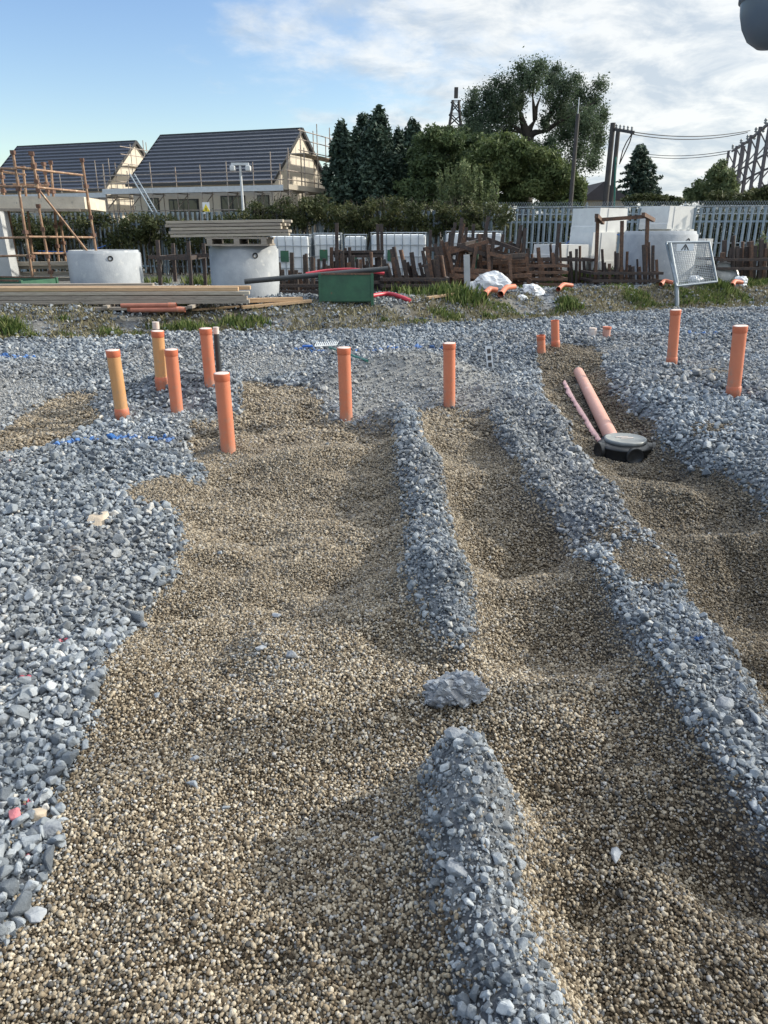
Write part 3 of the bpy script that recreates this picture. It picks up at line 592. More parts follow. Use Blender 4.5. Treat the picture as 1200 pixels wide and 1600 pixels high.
p = hit(925,527); MB().cyl(p, p + Vector((0, 0, .14)), .06, n=20).build('stub', T['cap'], root('pipe_stub', 'pale grey pipe stub lying at the far end of the right trench', 'pipe', p))
p = hit(947,527); rr_ = root('pipe_stub', 'small pink-orange pipe stub beside the pale grey one at the far trench head', 'pipe', p)
MB().cyl(p, p + Vector((0, 0, .15)), .058, n=20).build('barrel', T['pink'], rr_); MB().cyl(p + Vector((0, 0, .12)), p + Vector((0, 0, .155)), .066, n=20).build('socket', T['orange2'], rr_)

# lying pipe and inspection chamber
c = hit(985,724); c = Vector((c.x, c.y + .17, c.z)); bz = min(c.z, float(hz(c.x, c.y))) + .0
q = hit(903,590)
lp = root('lying_pipe', 'faded pink drain pipe lying in the right trench, running into the black chamber', 'pipe', q)
a = q + Vector((.0, 0, .065)); e = Vector((c.x - .05, c.y + .12, bz + .085)); dd = (e - a).normalized()
m_ = MB(); m_.cyl(a, e, .056, n=32, caps=False); m_.cyl(a, e, .051, n=32, caps=False); m_.build('barrel', T['pink'], lp)
MB().lathe([(.0565, .0), (.052, -.03), (.046, -.045), (.042, -.046)], a, 32, dd.to_track_quat('Z', 'Y').to_matrix()).build('spigot_end', T['pink'], lp)
ch = root('inspection_chamber', 'black plastic inspection chamber with round grey lid at the end of the lying pink pipe', 'chamber', (c.x, c.y, bz))
MB().lathe([(.15, -.02), (.185, 0), (.195, .03), (.195, .085), (.20, .088), (.20, .10), (.175, .108), (.16, .12), (.10, .12)], (c.x, c.y, bz), 48).build('base', T['black'], ch)
MB().lathe([(.150, .121), (.154, .124), (.156, .142), (.150, .149), (.142, .1495), (.139, .1465), (.03, .1465), (.001, .1468)], (c.x, c.y, bz), 56).build('lid', T['lid'], ch)
for r_ in (0, 1): MB().box((c.x - .02 + .03 * r_, c.y + .03 - .035 * r_, bz + .1485), (.10, .012, .003), rz=.15).build('lid_rib', T['cap'], ch)
for k_, ang in enumerate((-86, -12, 192, 110)):
    dv = Vector((math.cos(R(ang)), math.sin(R(ang)), 0)); cc = Vector((c.x, c.y, bz + .062))
    s_ = MB(); s_.cyl(cc + dv * .14, cc + dv * .215, .058, n=28, caps=False); s_.cyl(cc + dv * .195, cc + dv * .218, .064, n=28, caps=False)
    s_.lathe([(.064, .0), (.058, .004), (.05, -.006), (.001, -.006)], cc + dv * .217, 28, dv.to_track_quat('Z', 'Y').to_matrix()); s_.build('spigot', T['black'], ch)
# torn strip of pipe wrap
pts = [(880,600),(889,618),(899,637),(909,652),(919,670),(929,686),(936,696)]; mm = MB(); vs = []; fs = []
for i in range(40):
    f_ = i / 39 * (len(pts) - 1); k_ = min(int(f_), len(pts) - 2); g_ = f_ - k_; px = pts[k_][0] * (1 - g_) + pts[k_ + 1][0] * g_; py = pts[k_][1] * (1 - g_) + pts[k_ + 1][1] * g_
    p = hit(px, py); p.z += .020; wj = .034 * (1 - .5 * i / 39) * (.15 + 1.1 * random.random()); dx = Vector((1, .35, 0)).normalized()
    vs += [p - dx * wj, p + dx * .022 + Vector((0, 0, .022))]
for i in range(39): fs.append((2 * i, 2 * i + 1, 2 * i + 3, 2 * i + 2))
mm.add(vs, fs, True); ts = mm.build('torn_plastic_strip', mat('pale_pink_wrap', (.74, .46, .42), (.64, .36, .34), .5, 10), None)
sdm = ts.modifiers.new('thickness', 'SOLIDIFY'); sdm.thickness = .003
tag(ts, 'ragged pale pink plastic strip lying in the gravel beside the pink pipe', 'plastic strip')

# loose single rocks and the clod
def rock(name, px, py, size, m, label, seed, sq=(1, 1, 1), lift=.25, group=None, rz=0):
    p = hit(px, py); bm = bmesh.new(); rs = np.random.default_rng(seed)
    for i in range(26):
        v = rs.normal(size=3); v /= np.linalg.norm(v); v *= rs.uniform(.82, 1.08) * .5 * size; bm.verts.new((v[0] * sq[0], v[1] * sq[1], v[2] * sq[2] * .7))
    bmesh.ops.convex_hull(bm, input=bm.verts); bmesh.ops.delete(bm, geom=[v for v in bm.verts if not v.link_faces], context='VERTS')
    bmesh.ops.bevel(bm, geom=bm.edges[:], offset=size * .02, segments=1, affect='EDGES')
    me = bpy.data.meshes.new(name); bm.to_mesh(me); bm.free(); me.materials.append(m); o = bpy.data.objects.new(name, me); COL.objects.link(o)
    o.location = (p.x, p.y, p.z + size * sq[2] * .7 * lift); o.rotation_euler = (rs.uniform(-.2, .2), rs.uniform(-.2, .2), rz or rs.uniform(0, 6)); return tag(o, label, 'stone', group)
sd_ = 0
for (px, py, sz, m, lb, sq) in [
    (962,1337,.052,'stone1','pale smooth oblong stone lying alone in the right-hand pea gravel trench',(1.3,.6,.6)), (968,1408,.034,'black','small near-black stone in the right-hand pea gravel trench',(1,.8,.8)),
    (155,818,.17,'stoneb','flat tan stone half buried in the left grey stone',(1.2,.8,.45)), (60,1278,.055,'stoneb','pale yellow stone at the left edge among grey stones',(1,1,.9)),
    (120,862,.085,'woodgx','dark brownish flat stone lying on the left grey stone',(1.3,.8,.5)), (170,1000,.085,'stone1','large smooth pale grey stone at the left gravel boundary',(1.2,.8,.6)),
    (220,978,.10,'stoneg2','long thin grey stone slab resting on the edge of the pea gravel',(1.4,.4,.35)), (305,1190,.03,'stone1','small pale stone on the large left bed of pea gravel',(1,.8,.8)),
    (657,678,.075,'stoneb','tan stone on the right flank of the middle ridge',(1.2,.7,.7)), (735,988,.045,'stoneg2','dark round stone at the lower end of the middle ridge',(1,1,.8)),
    (915,725,.07,'stone1','pale stone on the crest of the right ridge near the chamber',(1.2,.9,.7)), (875,836,.06,'stone1','pale angular stone low on the right ridge flank',(1,1,.8)),
    (1130,1105,.07,'stoneg2','larger grey stone on the lower right ridge',(1.1,.9,.8)), (838,1475,.04,'stone1','pale elongated stone beside the foot of the nearest ridge',(1,.5,.6)),
    (712,1365,.055,'stoneg2','large rounded stone embedded in the nearest middle ridge',(1.3,.8,.9)), (75,1305,.075,'stoneg2','big dusty stone at the left edge above the pea gravel',(1.3,.9,.7)),
    (58,1440,.06,'stone1','outlying grey stone on the pea gravel at the bottom left edge',(1.1,.9,.8)), (585,1318,.028,'stone1','tiny flat stone on the pea gravel left of the nearest ridge',(1.1,.6,.5)),
    (432,966,.05,'stone1','dusty stone fragment on a low hump of the left pea gravel',(1.2,.8,.8)), (455,1030,.05,'stoneg2','grey stone below the dusty hump in the left pea gravel',(1,.9,.9)),
    (408,1020,.05,'stone1','pale chalky lump on the dusty hump in the left pea gravel',(1.2,.8,.6))]:
    if 'woodgx' not in T: T['woodgx'] = mat('brown_stone', (.16, .14, .12), (.10, .09, .08), .85, 10, bump=.4); T['stoneg2'] = mat('mid_grey_stone', (.24, .26, .28), (.16, .175, .20), .85, 14, bump=.5)
    sd_ += 1; rock('stone', px, py, sz, T[m], lb, 500 + sd_, sq)
def clod():
    p = hit(715,1128); p.y += .07; p.z = float(hz(p.x, p.y)); bm = bmesh.new(); bmesh.ops.create_icosphere(bm, subdivisions=5, radius=1)
    for v in bm.verts:
        c_ = v.co.copy(); nx_ = c_.x * 2.3; k = 1 + .6 * float(fbm(np.array([c_.x * 2 + c_.z]), np.array([c_.y * 2 - c_.z]), 1.1, 8, 3)[0]) + .22 * float(vnoise(np.array([c_.x * 2 + c_.z * 1.7]), np.array([c_.y * 2 + c_.z]), 3.2, 18)[0])
        y_ = c_.y * .05 * k + .03 * (1 - c_.x * c_.x); x_ = c_.x * .088 * k; z_ = c_.z * .052 * k + .042 - .018 * abs(c_.x) + .02 * float(sstep(-.2, .5, c_.x)) * (1 - abs(c_.y))
        v.co = (x_, y_, z_)
    me = bpy.data.meshes.new('earth_clod'); bm.to_mesh(me); bm.free(); me.materials.append(T['dustst']); o = bpy.data.objects.new('earth_clod', me); COL.objects.link(o); o.location = (p.x, p.y, p.z - .005)
    tag(o, 'dusty clod of caked grey stone in the gap between the two middle ridges', 'clod')
    # stones caked into it
    mb = MB(); rs = np.random.default_rng(3); vv = [v.co for v in me.vertices if v.co.z > .01]
    bm2 = bmesh.new()
    for i in range(150):
        q = vv[rs.integers(len(vv))]; s_ = rs.uniform(.006, .019); pts = []
        for j in range(9):
            d = rs.normal(size=3); d /= np.linalg.norm(d); pts.append(bm2.verts.new((q.x + d[0] * s_, q.y + d[1] * s_ * .8, q.z + d[2] * s_ * .7)))
        bmesh.ops.convex_hull(bm2, input=pts)
    bmesh.ops.delete(bm2, geom=[v for v in bm2.verts if not v.link_faces], context='VERTS')
    m2 = bpy.data.meshes.new('caked_stones'); bm2.to_mesh(m2); bm2.free(); m2.materials.append(T['stone1']); o2 = bpy.data.objects.new('caked_stones', m2); COL.objects.link(o2); o2.parent = o
clod()
rock('stone', 712, 1150, .065, T['stoneg2'], 'dark flat stone just below the caked clod', 640, (1.3, .9, .6))

# level, rod, rake
p = hit(766,577); t_ = at_y(763,541,p.y + .1); lv = root('spirit_level', 'white spirit level with three black vial windows propped upright on the stones', 'level', p)
dv = (t_ - p).normalized(); MB().bar(p, t_, .075, .02, up=(0, -1, 0)).build('body', T['steelw'], lv)
for f_ in (.2, .5, .8):
    cc = p.lerp(t_, f_) + Vector((0, -.016, 0)); MB().bar(cc - dv * .025, cc + dv * .025, .04, .01, up=(0, -1, 0)).build('vial', T['ink'], lv)
a = hit(515,549); b2 = hit(574,571); o = MB().cyl(a + Vector((0, 0, .05)), b2 + Vector((0, 0, .04)), .014, n=8).build('green_rod', T['greent']); tag(o, 'thin green rod lying across the stones behind an orange pipe', 'rod')
rk = hit(505,545); rk_r = root('plastic_grid', 'small white comb-like plastic grid with a blue end on the stones by the green rod', 'grid', rk)
mb = MB(); x0 = hit(492,548); x1 = hit(526,546); mb.bar(x0 + Vector((0, 0, .06)), x1 + Vector((0, 0, .06)), .012, .012)
for i in range(12):
    q = x0.lerp(x1, i / 11) + Vector((0, 0, .06)); mb.bar(q, q + Vector((.02, .10, .04)), .006, .006)
mb.build('grid', T['white'], rk_r); MB().bev(x0 + Vector((-.10, 0, .06)), (.14, .05, .03), .1, .01).build('handle', T['blue'], rk_r)

# ---------------------------------------------------------------- yard: concrete rings
def ring(label, pxl, pxr, pytop, Y, m='ring', lip=True, hole=True, base=YARD):
    cx = (at_y(pxl, pytop, Y).x + at_y(pxr, pytop, Y).x) / 2; r = (at_y(pxr, pytop, Y).x - at_y(pxl, pytop, Y).x) / 2; cy = Y; top = at_y(0, pytop, Y - r * .3).z
    g = float(hz(cx, cy)); hgt = top - g; o = root('concrete_ring', label, 'ring', (cx, cy, g), group='concrete manhole rings')
    pr = [(r, 0), (r, hgt * .93)] + ([(r * .965, hgt * .945), (r * .945, hgt * .995), (r * .93, hgt), (r * .88, hgt), (r * .86, hgt * .99)] if lip else [(r * .98, hgt), (r * .88, hgt)]) + [(r * .86, .02)]
    MB().lathe([(a_, b_) for a_, b_ in pr], (cx, cy, g), 72).build('wall', T[m], o)
    if hole:
        a_ = R(-62); d = Vector((math.cos(a_), math.sin(a_), 0)); q = Vector((cx, cy, g + hgt * .82)) + d * r
        s_ = MB(); s_.lathe([(.055, .004), (.03, .006), (.028, -.03), (.001, -.03)], q, 20, d.to_track_quat('Z', 'Y').to_matrix()); s_.build('lifting_hole', T['ink'], o)
    return o, (cx, cy, g, r, hgt)
ring('pale concrete manhole ring with stepped rim in front of the scaffolding', 107, 217, 391, 16.4)
_, R2 = ring('concrete manhole ring with timber stacked on top of it', 327, 434, 384, 15.2)
_, R3 = ring('wide concrete ring with rounded lid rim behind the steel mesh gate', 976, 1088, 361, 19.6, hole=True)
cx_, cy_ = at_y(245, 449, 15.6).x, 15.7; g = float(hz(cx_, cy_))
o = MB().lathe([(.62, 0), (.66, .08), (.64, .14), (.5, .16), (.48, .10)], (cx_, cy_, g), 56).build('concrete_cover_ring', T['ring']); tag(o, 'low flat concrete cover ring lying between the two tall rings', 'ring')

# ---------------------------------------------------------------- timber
def plank(label, a, b_, wd, th, m, group, name='timber_board'):
    a = Vector(a); b_ = Vector(b_); c_ = (a + b_) / 2; d = b_ - a; L = d.length; o = bpy.data.objects.new(name, None)
    mb = MB(); mb.bev((0, 0, 0), (L, wd, th), 0, .004); me = bpy.data.meshes.new(name); me.from_pydata(mb.v, [], mb.f); me.materials.append(T[m]); o = bpy.data.objects.new(name, me); COL.objects.link(o)
    o.location = c_; o.rotation_euler = (0, -math.asin(d.z / L), math.atan2(d.y, d.x)); return tag(o, label, 'board', group)
gb = YARD + .02
LT = 'timber boards in the long stack on the ground'
yy0 = 13.25
def xat(px, Y, py=470): return at_y(px, py, Y).x
rows = [('lowest grey board of the long timber stack, lying on the gravel', -7.6, 290, 12.72, .03, .16, .05, 'woodg'),
        ('grey board at the front of the second layer in the long timber stack', -7.2, 388, 12.84, .125, .13, .06, 'woodg'),
        ('grey weathered board of the third layer in the long timber stack', -7.4, 385, 12.86, .195, .14, .06, 'woodg'),
        ('grey board just under the orange-brown top boards of the long stack', -7.0, 389, 12.90, .262, .14, .055, 'board'),
        ('fresh orange-brown board on the top layer of the long timber stack, front one', -6.6, 372, 12.94, .33, .14, .06, 'wood'),
        ('fresh orange-brown board on top of the long timber stack, behind the front one', -7.9, 391, 13.12, .335, .15, .06, 'wood'),
        ('weathered board at the back of the top layer of the long timber stack', -8.2, 240, 13.3, .36, .15, .05, 'woodg'),
        ('grey board at the back of the middle layer of the long timber stack', -7.8, 380, 13.15, .23, .15, .06, 'woodg')]
for lb, xl, pxr, Y, z_, wd, th, m in rows:
    plank(lb, (xl, Y - .15, gb + z_), (xat(pxr, Y), Y + .1, gb + z_ + random.uniform(-.01, .01)), wd, th, m, LT)
for k_, xb in enumerate((-6.4, -4.6, -3.2)):
    plank(['bearer under the far left of the long timber stack', 'bearer under the middle of the long timber stack', 'bearer under the right end of the long timber stack'][k_], (xb, 12.6, gb + .065), (xb + .02, 13.4, gb + .065), .08, .05, 'woodg', 'bearers under the timber stack', 'timber_bearer')
plank('short loose timber lying aslant, the upper of two by the green skip', hit(376,480) + Vector((0, 0, .10)), at_y(472,467,13.6), .12, .07, 'wood', 'loose timbers by the green skip')
plank('short loose timber lying aslant, the lower of two by the green skip', hit(378,486) + Vector((0, 0, .05)), hit(486,476) + Vector((0, 0, .06)), .12, .05, 'wood', 'loose timbers by the green skip')
plank('pale timber batten lying on the gravel right of the purple hose', hit(668,470) + Vector((0, 0, .05)), hit(714,463) + Vector((0, 0, .05)), .09, .045, 'wood', 'loose battens')
plank('thin pale batten on the gravel left of the slanting timbers', hit(300,488) + Vector((0, 0, .03)), hit(374,482) + Vector((0, 0, .03)), .09, .03, 'wood', 'loose battens')
# stack on the ring
cx2, cy2, g2, r2, h2 = R2; zt = g2 + h2
ps = root('timber_pallet', 'old timber pallet lying on the concrete ring under the stack of planks', 'pallet', (cx2, cy2, zt))
mb = MB(); mb.box((cx2, cy2 - .2, zt + .02), (1.15, 1.0, .03)); mb.build('bottom_deck', T['woodg'], ps)
for k_ in range(3): MB().box((cx2 - .5 + .5 * k_, cy2 - .2, zt + .08), (.10, 1.0, .09)).build('block', T['woodg'], ps)
MB().box((cx2, cy2 - .2, zt + .14), (1.15, 1.0, .028)).build('top_deck', T['woodg'], ps)
zb = zt + .155; xl = at_y(264, 350, 15.0).x; xr_ = at_y(456, 350, 15.0).x; zt2 = at_y(300, 344, 14.6).z; hh = (zt2 - zb) / 5
names5 = ['bottom', 'second lowest', 'middle', 'fourth', 'top']
for i in range(5):
    for j in range(3):
        a0 = xl + random.uniform(0, .12) + (.08 if i in (1, 2) else 0); a1 = xr_ - random.uniform(0, .22); yy_ = cy2 - .5 + j * .24
        z_ = zb + hh * (i + .5); row = ['front', 'middle', 'rear'][j]
        plank('weathered plank, %s layer, %s row, stacked on the concrete ring' % (names5[i], row), (a0, yy_, z_ - .01), (a1, yy_ + random.uniform(-.01, .01), z_ + .02), .225, hh * .8, 'woodg' if (i + j) % 2 else 'board', 'planks stacked on the concrete ring')
# red drain pipes by the stack
for k_, (dy, dz, lb) in enumerate([(0, .05, 'front'), (.09, .05, 'rear'), (.045, .115, 'upper')]):
    a = Vector((xat(206 - 8 * k_, 12.5, 482), 12.45 + dy, YARD + dz)); e = Vector((xat(290 - 7 * k_, 12.5, 482), 12.42 + dy, YARD + dz + .01)); o = root('clay_pipe', 'terracotta coloured pipe, the %s one of three beside the timber stack' % lb, 'pipe', a, group='terracotta pipes beside the timber stack')
    s_ = MB(); tube_shell(s_, a, e, .036, .006, 20); s_.build('barrel', T['brickred'], o); s_ = MB(); tube_shell(s_, e - Vector((.12, 0, 0)), e + Vector((.01, 0, 0)), .042, .006, 20); s_.build('socket', T['orange2'], o)

# ---------------------------------------------------------------- green skips, long duct, hoses
def skip(label, pl, pr, ptop, Y, depth=.8, rz=0, h=None):
    a = at_y(pl, ptop, Y); b_ = at_y(pr, ptop, Y); cx_ = (a.x + b_.x) / 2; wd = (b_.x - a.x); g = float(hz(cx_, Y)); h = h or a.z - g
    o = root('green_skip', label, 'skip', (cx_, Y + depth / 2, g + .0), rz, group='green steel skips')
    c_ = o.location; m3 = Matrix.Rotation(rz, 3, 'Z')
    def W(x, y, z): return c_ + m3 @ Vector((x, y, z))
    hw, hd = wd / 2, depth / 2
    for nm, A, B in [('front_panel', (-hw, -hd), (hw, -hd)), ('rear_panel', (-hw, hd), (hw, hd)), ('side_panel', (-hw, -hd + .02), (-hw, hd - .02)), ('side_panel', (hw, -hd + .02), (hw, hd - .02))]:
        MB().bar(W(A[0], A[1], h / 2 + .03), W(B[0], B[1], h / 2 + .03), .016, h - .10).build(nm, T['green'], o)
    MB().box(W(0, 0, .07), (wd - .05, depth - .05, .03), rz=rz).build('floor_plate', T['green'], o)
    for sx in (-1, 1):
        for sy in (-1, 1): MB().box(W(sx * hw, sy * hd, h / 2), (.05, .05, h), rz=rz).build('corner_post', T['green'], o)
    for sy in (-1, 1): MB().bar(W(-hw, sy * (hd + .006), h - .01), W(hw, sy * (hd + .006), h - .01), .035, .03).build('top_rim', T['rust'], o)
    return o
skip('green steel skip with a rusty rim and a long dark pipe laid across it', 496, 578, 427, 13.75, .9, rz=.09)
skip('green steel skip at the left edge beneath the scaffolding', -60, 50, 437, 14.4, 1.0, rz=-.25)
a = at_y(382, 440, 13.6); e = at_y(606, 420, 13.9); o = MB().cyl(a, e, .045, n=16).build('long_duct', T['duct']); tag(o, 'long dark grey pipe laid across the green skip', 'pipe')
def hose(label, pts, r, m, name='hose'):
    V_ = [Vector(p) for p in pts]; out = []
    for i in range(len(V_) - 1):
        for t_ in range(6):
            f_ = t_ / 6; p0 = V_[max(i - 1, 0)]; p1 = V_[i]; p2 = V_[i + 1]; p3 = V_[min(i + 2, len(V_) - 1)]
            out.append(.5 * ((2 * p1) + (p2 - p0) * f_ + (2 * p0 - 5 * p1 + 4 * p2 - p3) * f_ * f_ + (3 * p1 - p0 - 3 * p2 + p3) * f_ ** 3))
    out.append(V_[-1]); o = MB().path(out, r, 10).build(name, T[m]); return tag(o, label, 'hose')
hose('bright red hose lying over the top of the green skip', [at_y(478,428,14.2), at_y(510,423,14.3), at_y(545,421,14.3), at_y(570,423,14.2), at_y(600,427,14.3)], .03, 'red')
hose('dark red hose lying on the gravel right of the green skip', [hit(578,468) + Vector((0, 0, .06)), hit(605,466) + Vector((0, 0, .08)), hit(625,469) + Vector((0, 0, .06)), hit(641,474) + Vector((0, 0, .04))], .04, 'red')
hose('slack thin blue rope strung along the palisade fence on the left', [at_y(60,392,25), at_y(130,393,24.5), at_y(180,380,25), at_y(245,374,25.2), at_y(270,390,25)], .012, 'blue', 'rope')
hose('thin blue rope sagging along the palisade fence on the right', [at_y(880,386,21), at_y(900,368,21.3), at_y(925,362,21.3), at_y(960,366,21.2), at_y(1000,372,21)], .014, 'blue', 'rope')

# ---------------------------------------------------------------- rusty stillages and trestles
def stillage(label, posts, rails=(), Y=17.0, ground_py=None, m='rust2', plate=True, wdt=.07, cat='stillage', name='steel_stillage', group='rusty steel stillages of upright props'):
    # posts: (pxTop, pyTop, pxBottom, Y, z_base)
    xs = [at_y(p[2], 450, p[3]).x for p in posts]; cxx = sum(xs) / len(xs); g = float(hz(cxx, Y)); o = root(name, label, cat, (cxx, Y, g), group=group)
    for i, (pxt, pyt, pxb, Yp, zb_) in enumerate(posts):
        tp = at_y(pxt, pyt, Yp); bx = at_y(pxb, 450, Yp).x; b_ = Vector((bx, Yp, g + zb_)); w2 = wdt * random.uniform(.85, 1.15)
        mb = MB()
        if i % 3 == 2: mb.cyl(b_, tp, w2 * .5, n=10)
        else: mb.bar(b_, tp, w2, w2, up=(0, 1, 0))
        if plate:
            mb.box(b_ + Vector((0, 0, .01)), (.15, .15, .015)); 
        mb.build('post', T[m if i % 4 else ('rust' if m == 'rust2' else 'rust2')], o)
    for (a_, b_) in rails: MB().bar(a_, b_, .06, .06).build('rail', T[m], o)
    return o
def yardrails(pxl, pxr, Y, dep, zs):
    out = []
    for z_ in zs:
        A = Vector((at_y(pxl, 450, Y).x, Y, z_)); B = Vector((at_y(pxr, 450, Y).x, Y, z_)); A2 = A + Vector((0, dep, 0)); B2 = B + Vector((0, dep, 0)); out += [(A, B), (A2, B2), (A, A2), (B, B2)]
    return out
random.seed(21)
def rowposts(pxl, pxr, n_, pymin, pymax, Y, dep, lean=0, zb=0.0):
    out = []
    for i in range(n_):
        f_ = (i + random.uniform(.1, .9)) / n_; px = pxl + (pxr - pxl) * f_; l_ = lean * random.uniform(.6, 1.4); out.append((px - l_ + random.uniform(-2.5, 2.5), random.uniform(pymin, pymax), px, Y + dep * random.random(), zb))
    return out
stillage('stillage of rusty props standing against the concrete ring, left of the green skip', rowposts(406, 500, 18, 390, 426, 15.3, .9, 2), yardrails(404, 500, 15.2, 1.0, (.50, .62)), 15.3, wdt=.068)
stillage('stillage of rusty props behind the green skip in front of the white tanks', rowposts(500, 596, 24, 386, 420, 15.7, 1.2, 2), yardrails(498, 598, 15.6, 1.3, (.5, .66)), 15.7, wdt=.068)
stillage('stillage of leaning rusty props with splayed feet, right of the green skip', rowposts(604, 706, 22, 378, 418, 15.6, .9, 13), yardrails(596, 700, 15.5, 1.0, (.48, .6, .72)), 15.6, wdt=.078)
stillage('low stillage with horizontal rusty tubes behind the white bags', rowposts(790, 880, 11, 372, 430, 17.6, 1.4, 4), yardrails(772, 884, 17.5, 1.5, (.5, .62, .76, .9)), 17.6, m='rust')
stillage('stillage of short rusty props under the tall T-shaped trestle', rowposts(926, 1030, 17, 372, 428, 18.0, 1.0, 0), yardrails(924, 1032, 18, 1.1, (.55, .72)), 18.0, wdt=.058)
stillage('stillage of rusty props in front of the low white concrete blocks', rowposts(846, 926, 11, 366, 420, 18.4, 1.0, 1), yardrails(845, 925, 18.4, 1.0, (1.0,)), 18.4, wdt=.055)
stillage('stillage of leaning rusty props at the right edge by the palisade fence', rowposts(1122, 1204, 20, 368, 395, 18.6, 1.2, -5), yardrails(1115, 1204, 18.6, 1.2, (.8, 1.0)), 18.6, wdt=.08)
# small stands on the left
def trestle(label, legs, beams, Y, m='rust2', name='steel_trestle'):
    xs = [at_y(l_[0][0], l_[0][1], l_[1]).x for l_ in legs]; o = root(name, label, 'trestle', (sum(xs) / len(xs), Y, YARD), group='rusty steel trestles')
    for (pt, Yp, pb) in [(l_[0], l_[1], l_[2]) for l_ in legs]: MB().bar(at_y(pb[0], pb[1], Yp), at_y(pt[0], pt[1], Yp), .07, .07, up=(0, 1, 0)).build('leg', T[m], o)
    for (pa, Ya, pb, Yb) in beams: MB().bar(at_y(pa[0], pa[1], Ya), at_y(pb[0], pb[1], Yb), .08, .08).build('beam', T[m], o)
    return o
trestle('rusty steel trestle standing between the two concrete rings', [((246,375), 16.6, (251,446)), ((294,377), 16.6, (299,446)), ((270,380), 17.6, (274,440)), ((318,380), 17.6, (321,446))],
        [((248,403), 16.6, (296,403), 16.6), ((248,403), 16.6, (273,400), 17.6), ((296,403), 16.6, (320,400), 17.6), ((232,402), 17, (330,399), 17)], 17)
trestle('rusty steel H-frame standing in front of the white tanks', [((526,348), 16.4, (527,455)), ((590,350), 16.4, (593,455)), ((596,350), 16.9, (598,455))], [((520,395), 16.35, (600,394), 16.35), ((522,399), 16.35, (599,399), 16.35)], 16.4)
trestle('tall T-shaped rusty trestle with a long top beam before the concrete blocks', [((934,343), 18.3, (930,440)), ((972,345), 18.3, (970,440)), ((1012,338), 18.3, (1008,440))],
        [((930,344), 18.25, (1012,338), 18.25), ((932,337), 17.6, (942,348), 18.8), ((1005,335), 17.7, (1021,344), 18.9)], 18.3, m='rust')
trestle('tangled rusty trestle lying tilted on top of others, upper one', [((708,356), 17, (702,440)), ((722,340), 17.6, (712,420)), ((763,338), 17.4, (752,398)), ((772,362), 16.9, (766,430))],
        [((716,384), 17, (760,374), 17.6), ((716,383), 16.9, (770,402), 16.9), ((760,373), 17.6, (812,392), 17.4), ((770,402), 16.9, (820,398), 17.1), ((716,384), 17.0, (756,408), 17.4)], 17.2)
trestle('rusty trestle standing askew behind the tangled one, near the palisade', [((729,355), 17.9, (720,440)), ((786,366), 17.8, (778,430)), ((815,360), 17.9, (800,440)), ((747,365), 18.2, (742,430))],
        [((718,415), 17.9, (800,420), 17.9), ((720,400), 18, (800,398), 18.1), ((722,372), 17.9, (812,385), 18), ((718,408), 17.6, (795,408), 17.6)], 17.9)
trestle('rusty trestle with upright legs at the front of the tangle', [((690,376), 16.6, (708,452)), ((697,378), 16.5, (716,462)), ((762,382), 16.8, (766,450)), ((796,398), 16.8, (800,470))],
        [((700,420), 16.6, (766,424), 16.8), ((702,430), 16.5, (798,436), 16.8), ((765,396), 16.8, (800,404), 16.8)], 16.7, m='rust')
trestle('dark heap-top trestle with crossed bars at the left of the tangle', [((704,362), 18.3, (696,440)), ((740,350), 18.4, (734,440)), ((757,372), 18.0, (760,446))], [((698,392), 18.3, (760,380), 18.2), ((700,405), 18.2, (765,425), 18), ((696,425), 18.2, (764,398), 18), ((690,440), 17.8, (800,432), 17.8)], 18.2)
trestle('rusty frame lying low with many bars under the tangled trestles', [((735,400), 17.2, (733,448)), ((780,402), 17.2, (783,450)), ((822,396), 17.4, (826,446))], [((700,438), 17.1, (830,430), 17.2), ((702,428), 17.3, (825,420), 17.3), ((705,444), 16.9, (800,446), 16.9), ((735,412), 17.2, (820,408), 17.2), ((760,395), 17.5, (830,440), 17.2)], 17.2, m='rust')
random.seed(77)
for q_, (pc, Yq, lb) in enumerate([(700, 18.4, 'leaning frame with crossed members at the left end of the tangled pile'), (745, 18.7, 'frame with tall uprights standing at the back of the tangled pile'), (790, 17.7, 'frame tipped to the right at the right end of the tangled pile'), (722, 16.9, 'frame lying over the lower front of the tangled pile'), (836, 18.3, 'frame with short uprights between the tangled pile and the concrete blocks')]):
    lg = []; bm_ = []
    for k_ in range(5):
        px_ = pc - 32 + 15 * k_ + random.uniform(-5, 5); tl = random.uniform(-6, 17); yt = random.uniform(346, 400); lg.append(((px_ + tl, yt), Yq + random.uniform(-.4, .4), (px_, random.uniform(425, 448))))
    for k_ in range(4): y1_ = random.uniform(385, 440); bm_.append(((pc - 36 + random.uniform(-6, 10), y1_), Yq, (pc + 34 + random.uniform(-10, 8), y1_ + random.uniform(-26, 26)), Yq + random.uniform(-.3, .3)))
    trestle('rusty ' + lb, lg, bm_, Yq, m=('rust2', 'rust')[q_ % 2])
a = at_y(748, 378, 17.3); e = at_y(738, 434, 17.0); o = MB().bar(e, a, .08, .05).build('green_post', T['green']); tag(o, 'green painted steel section leaning in the tangle of trestles', 'post')
a = at_y(729, 398, 15.9); e = hit(729, 456); e.y = 15.9; e.z = float(hz(e.x, 15.9)) - .03; o = MB().bar(e, a, .12, .09, up=(0, 1, 0)).build('concrete_post', T['concrete']); tag(o, 'short square pale concrete post standing in front of the tangled trestles', 'post')

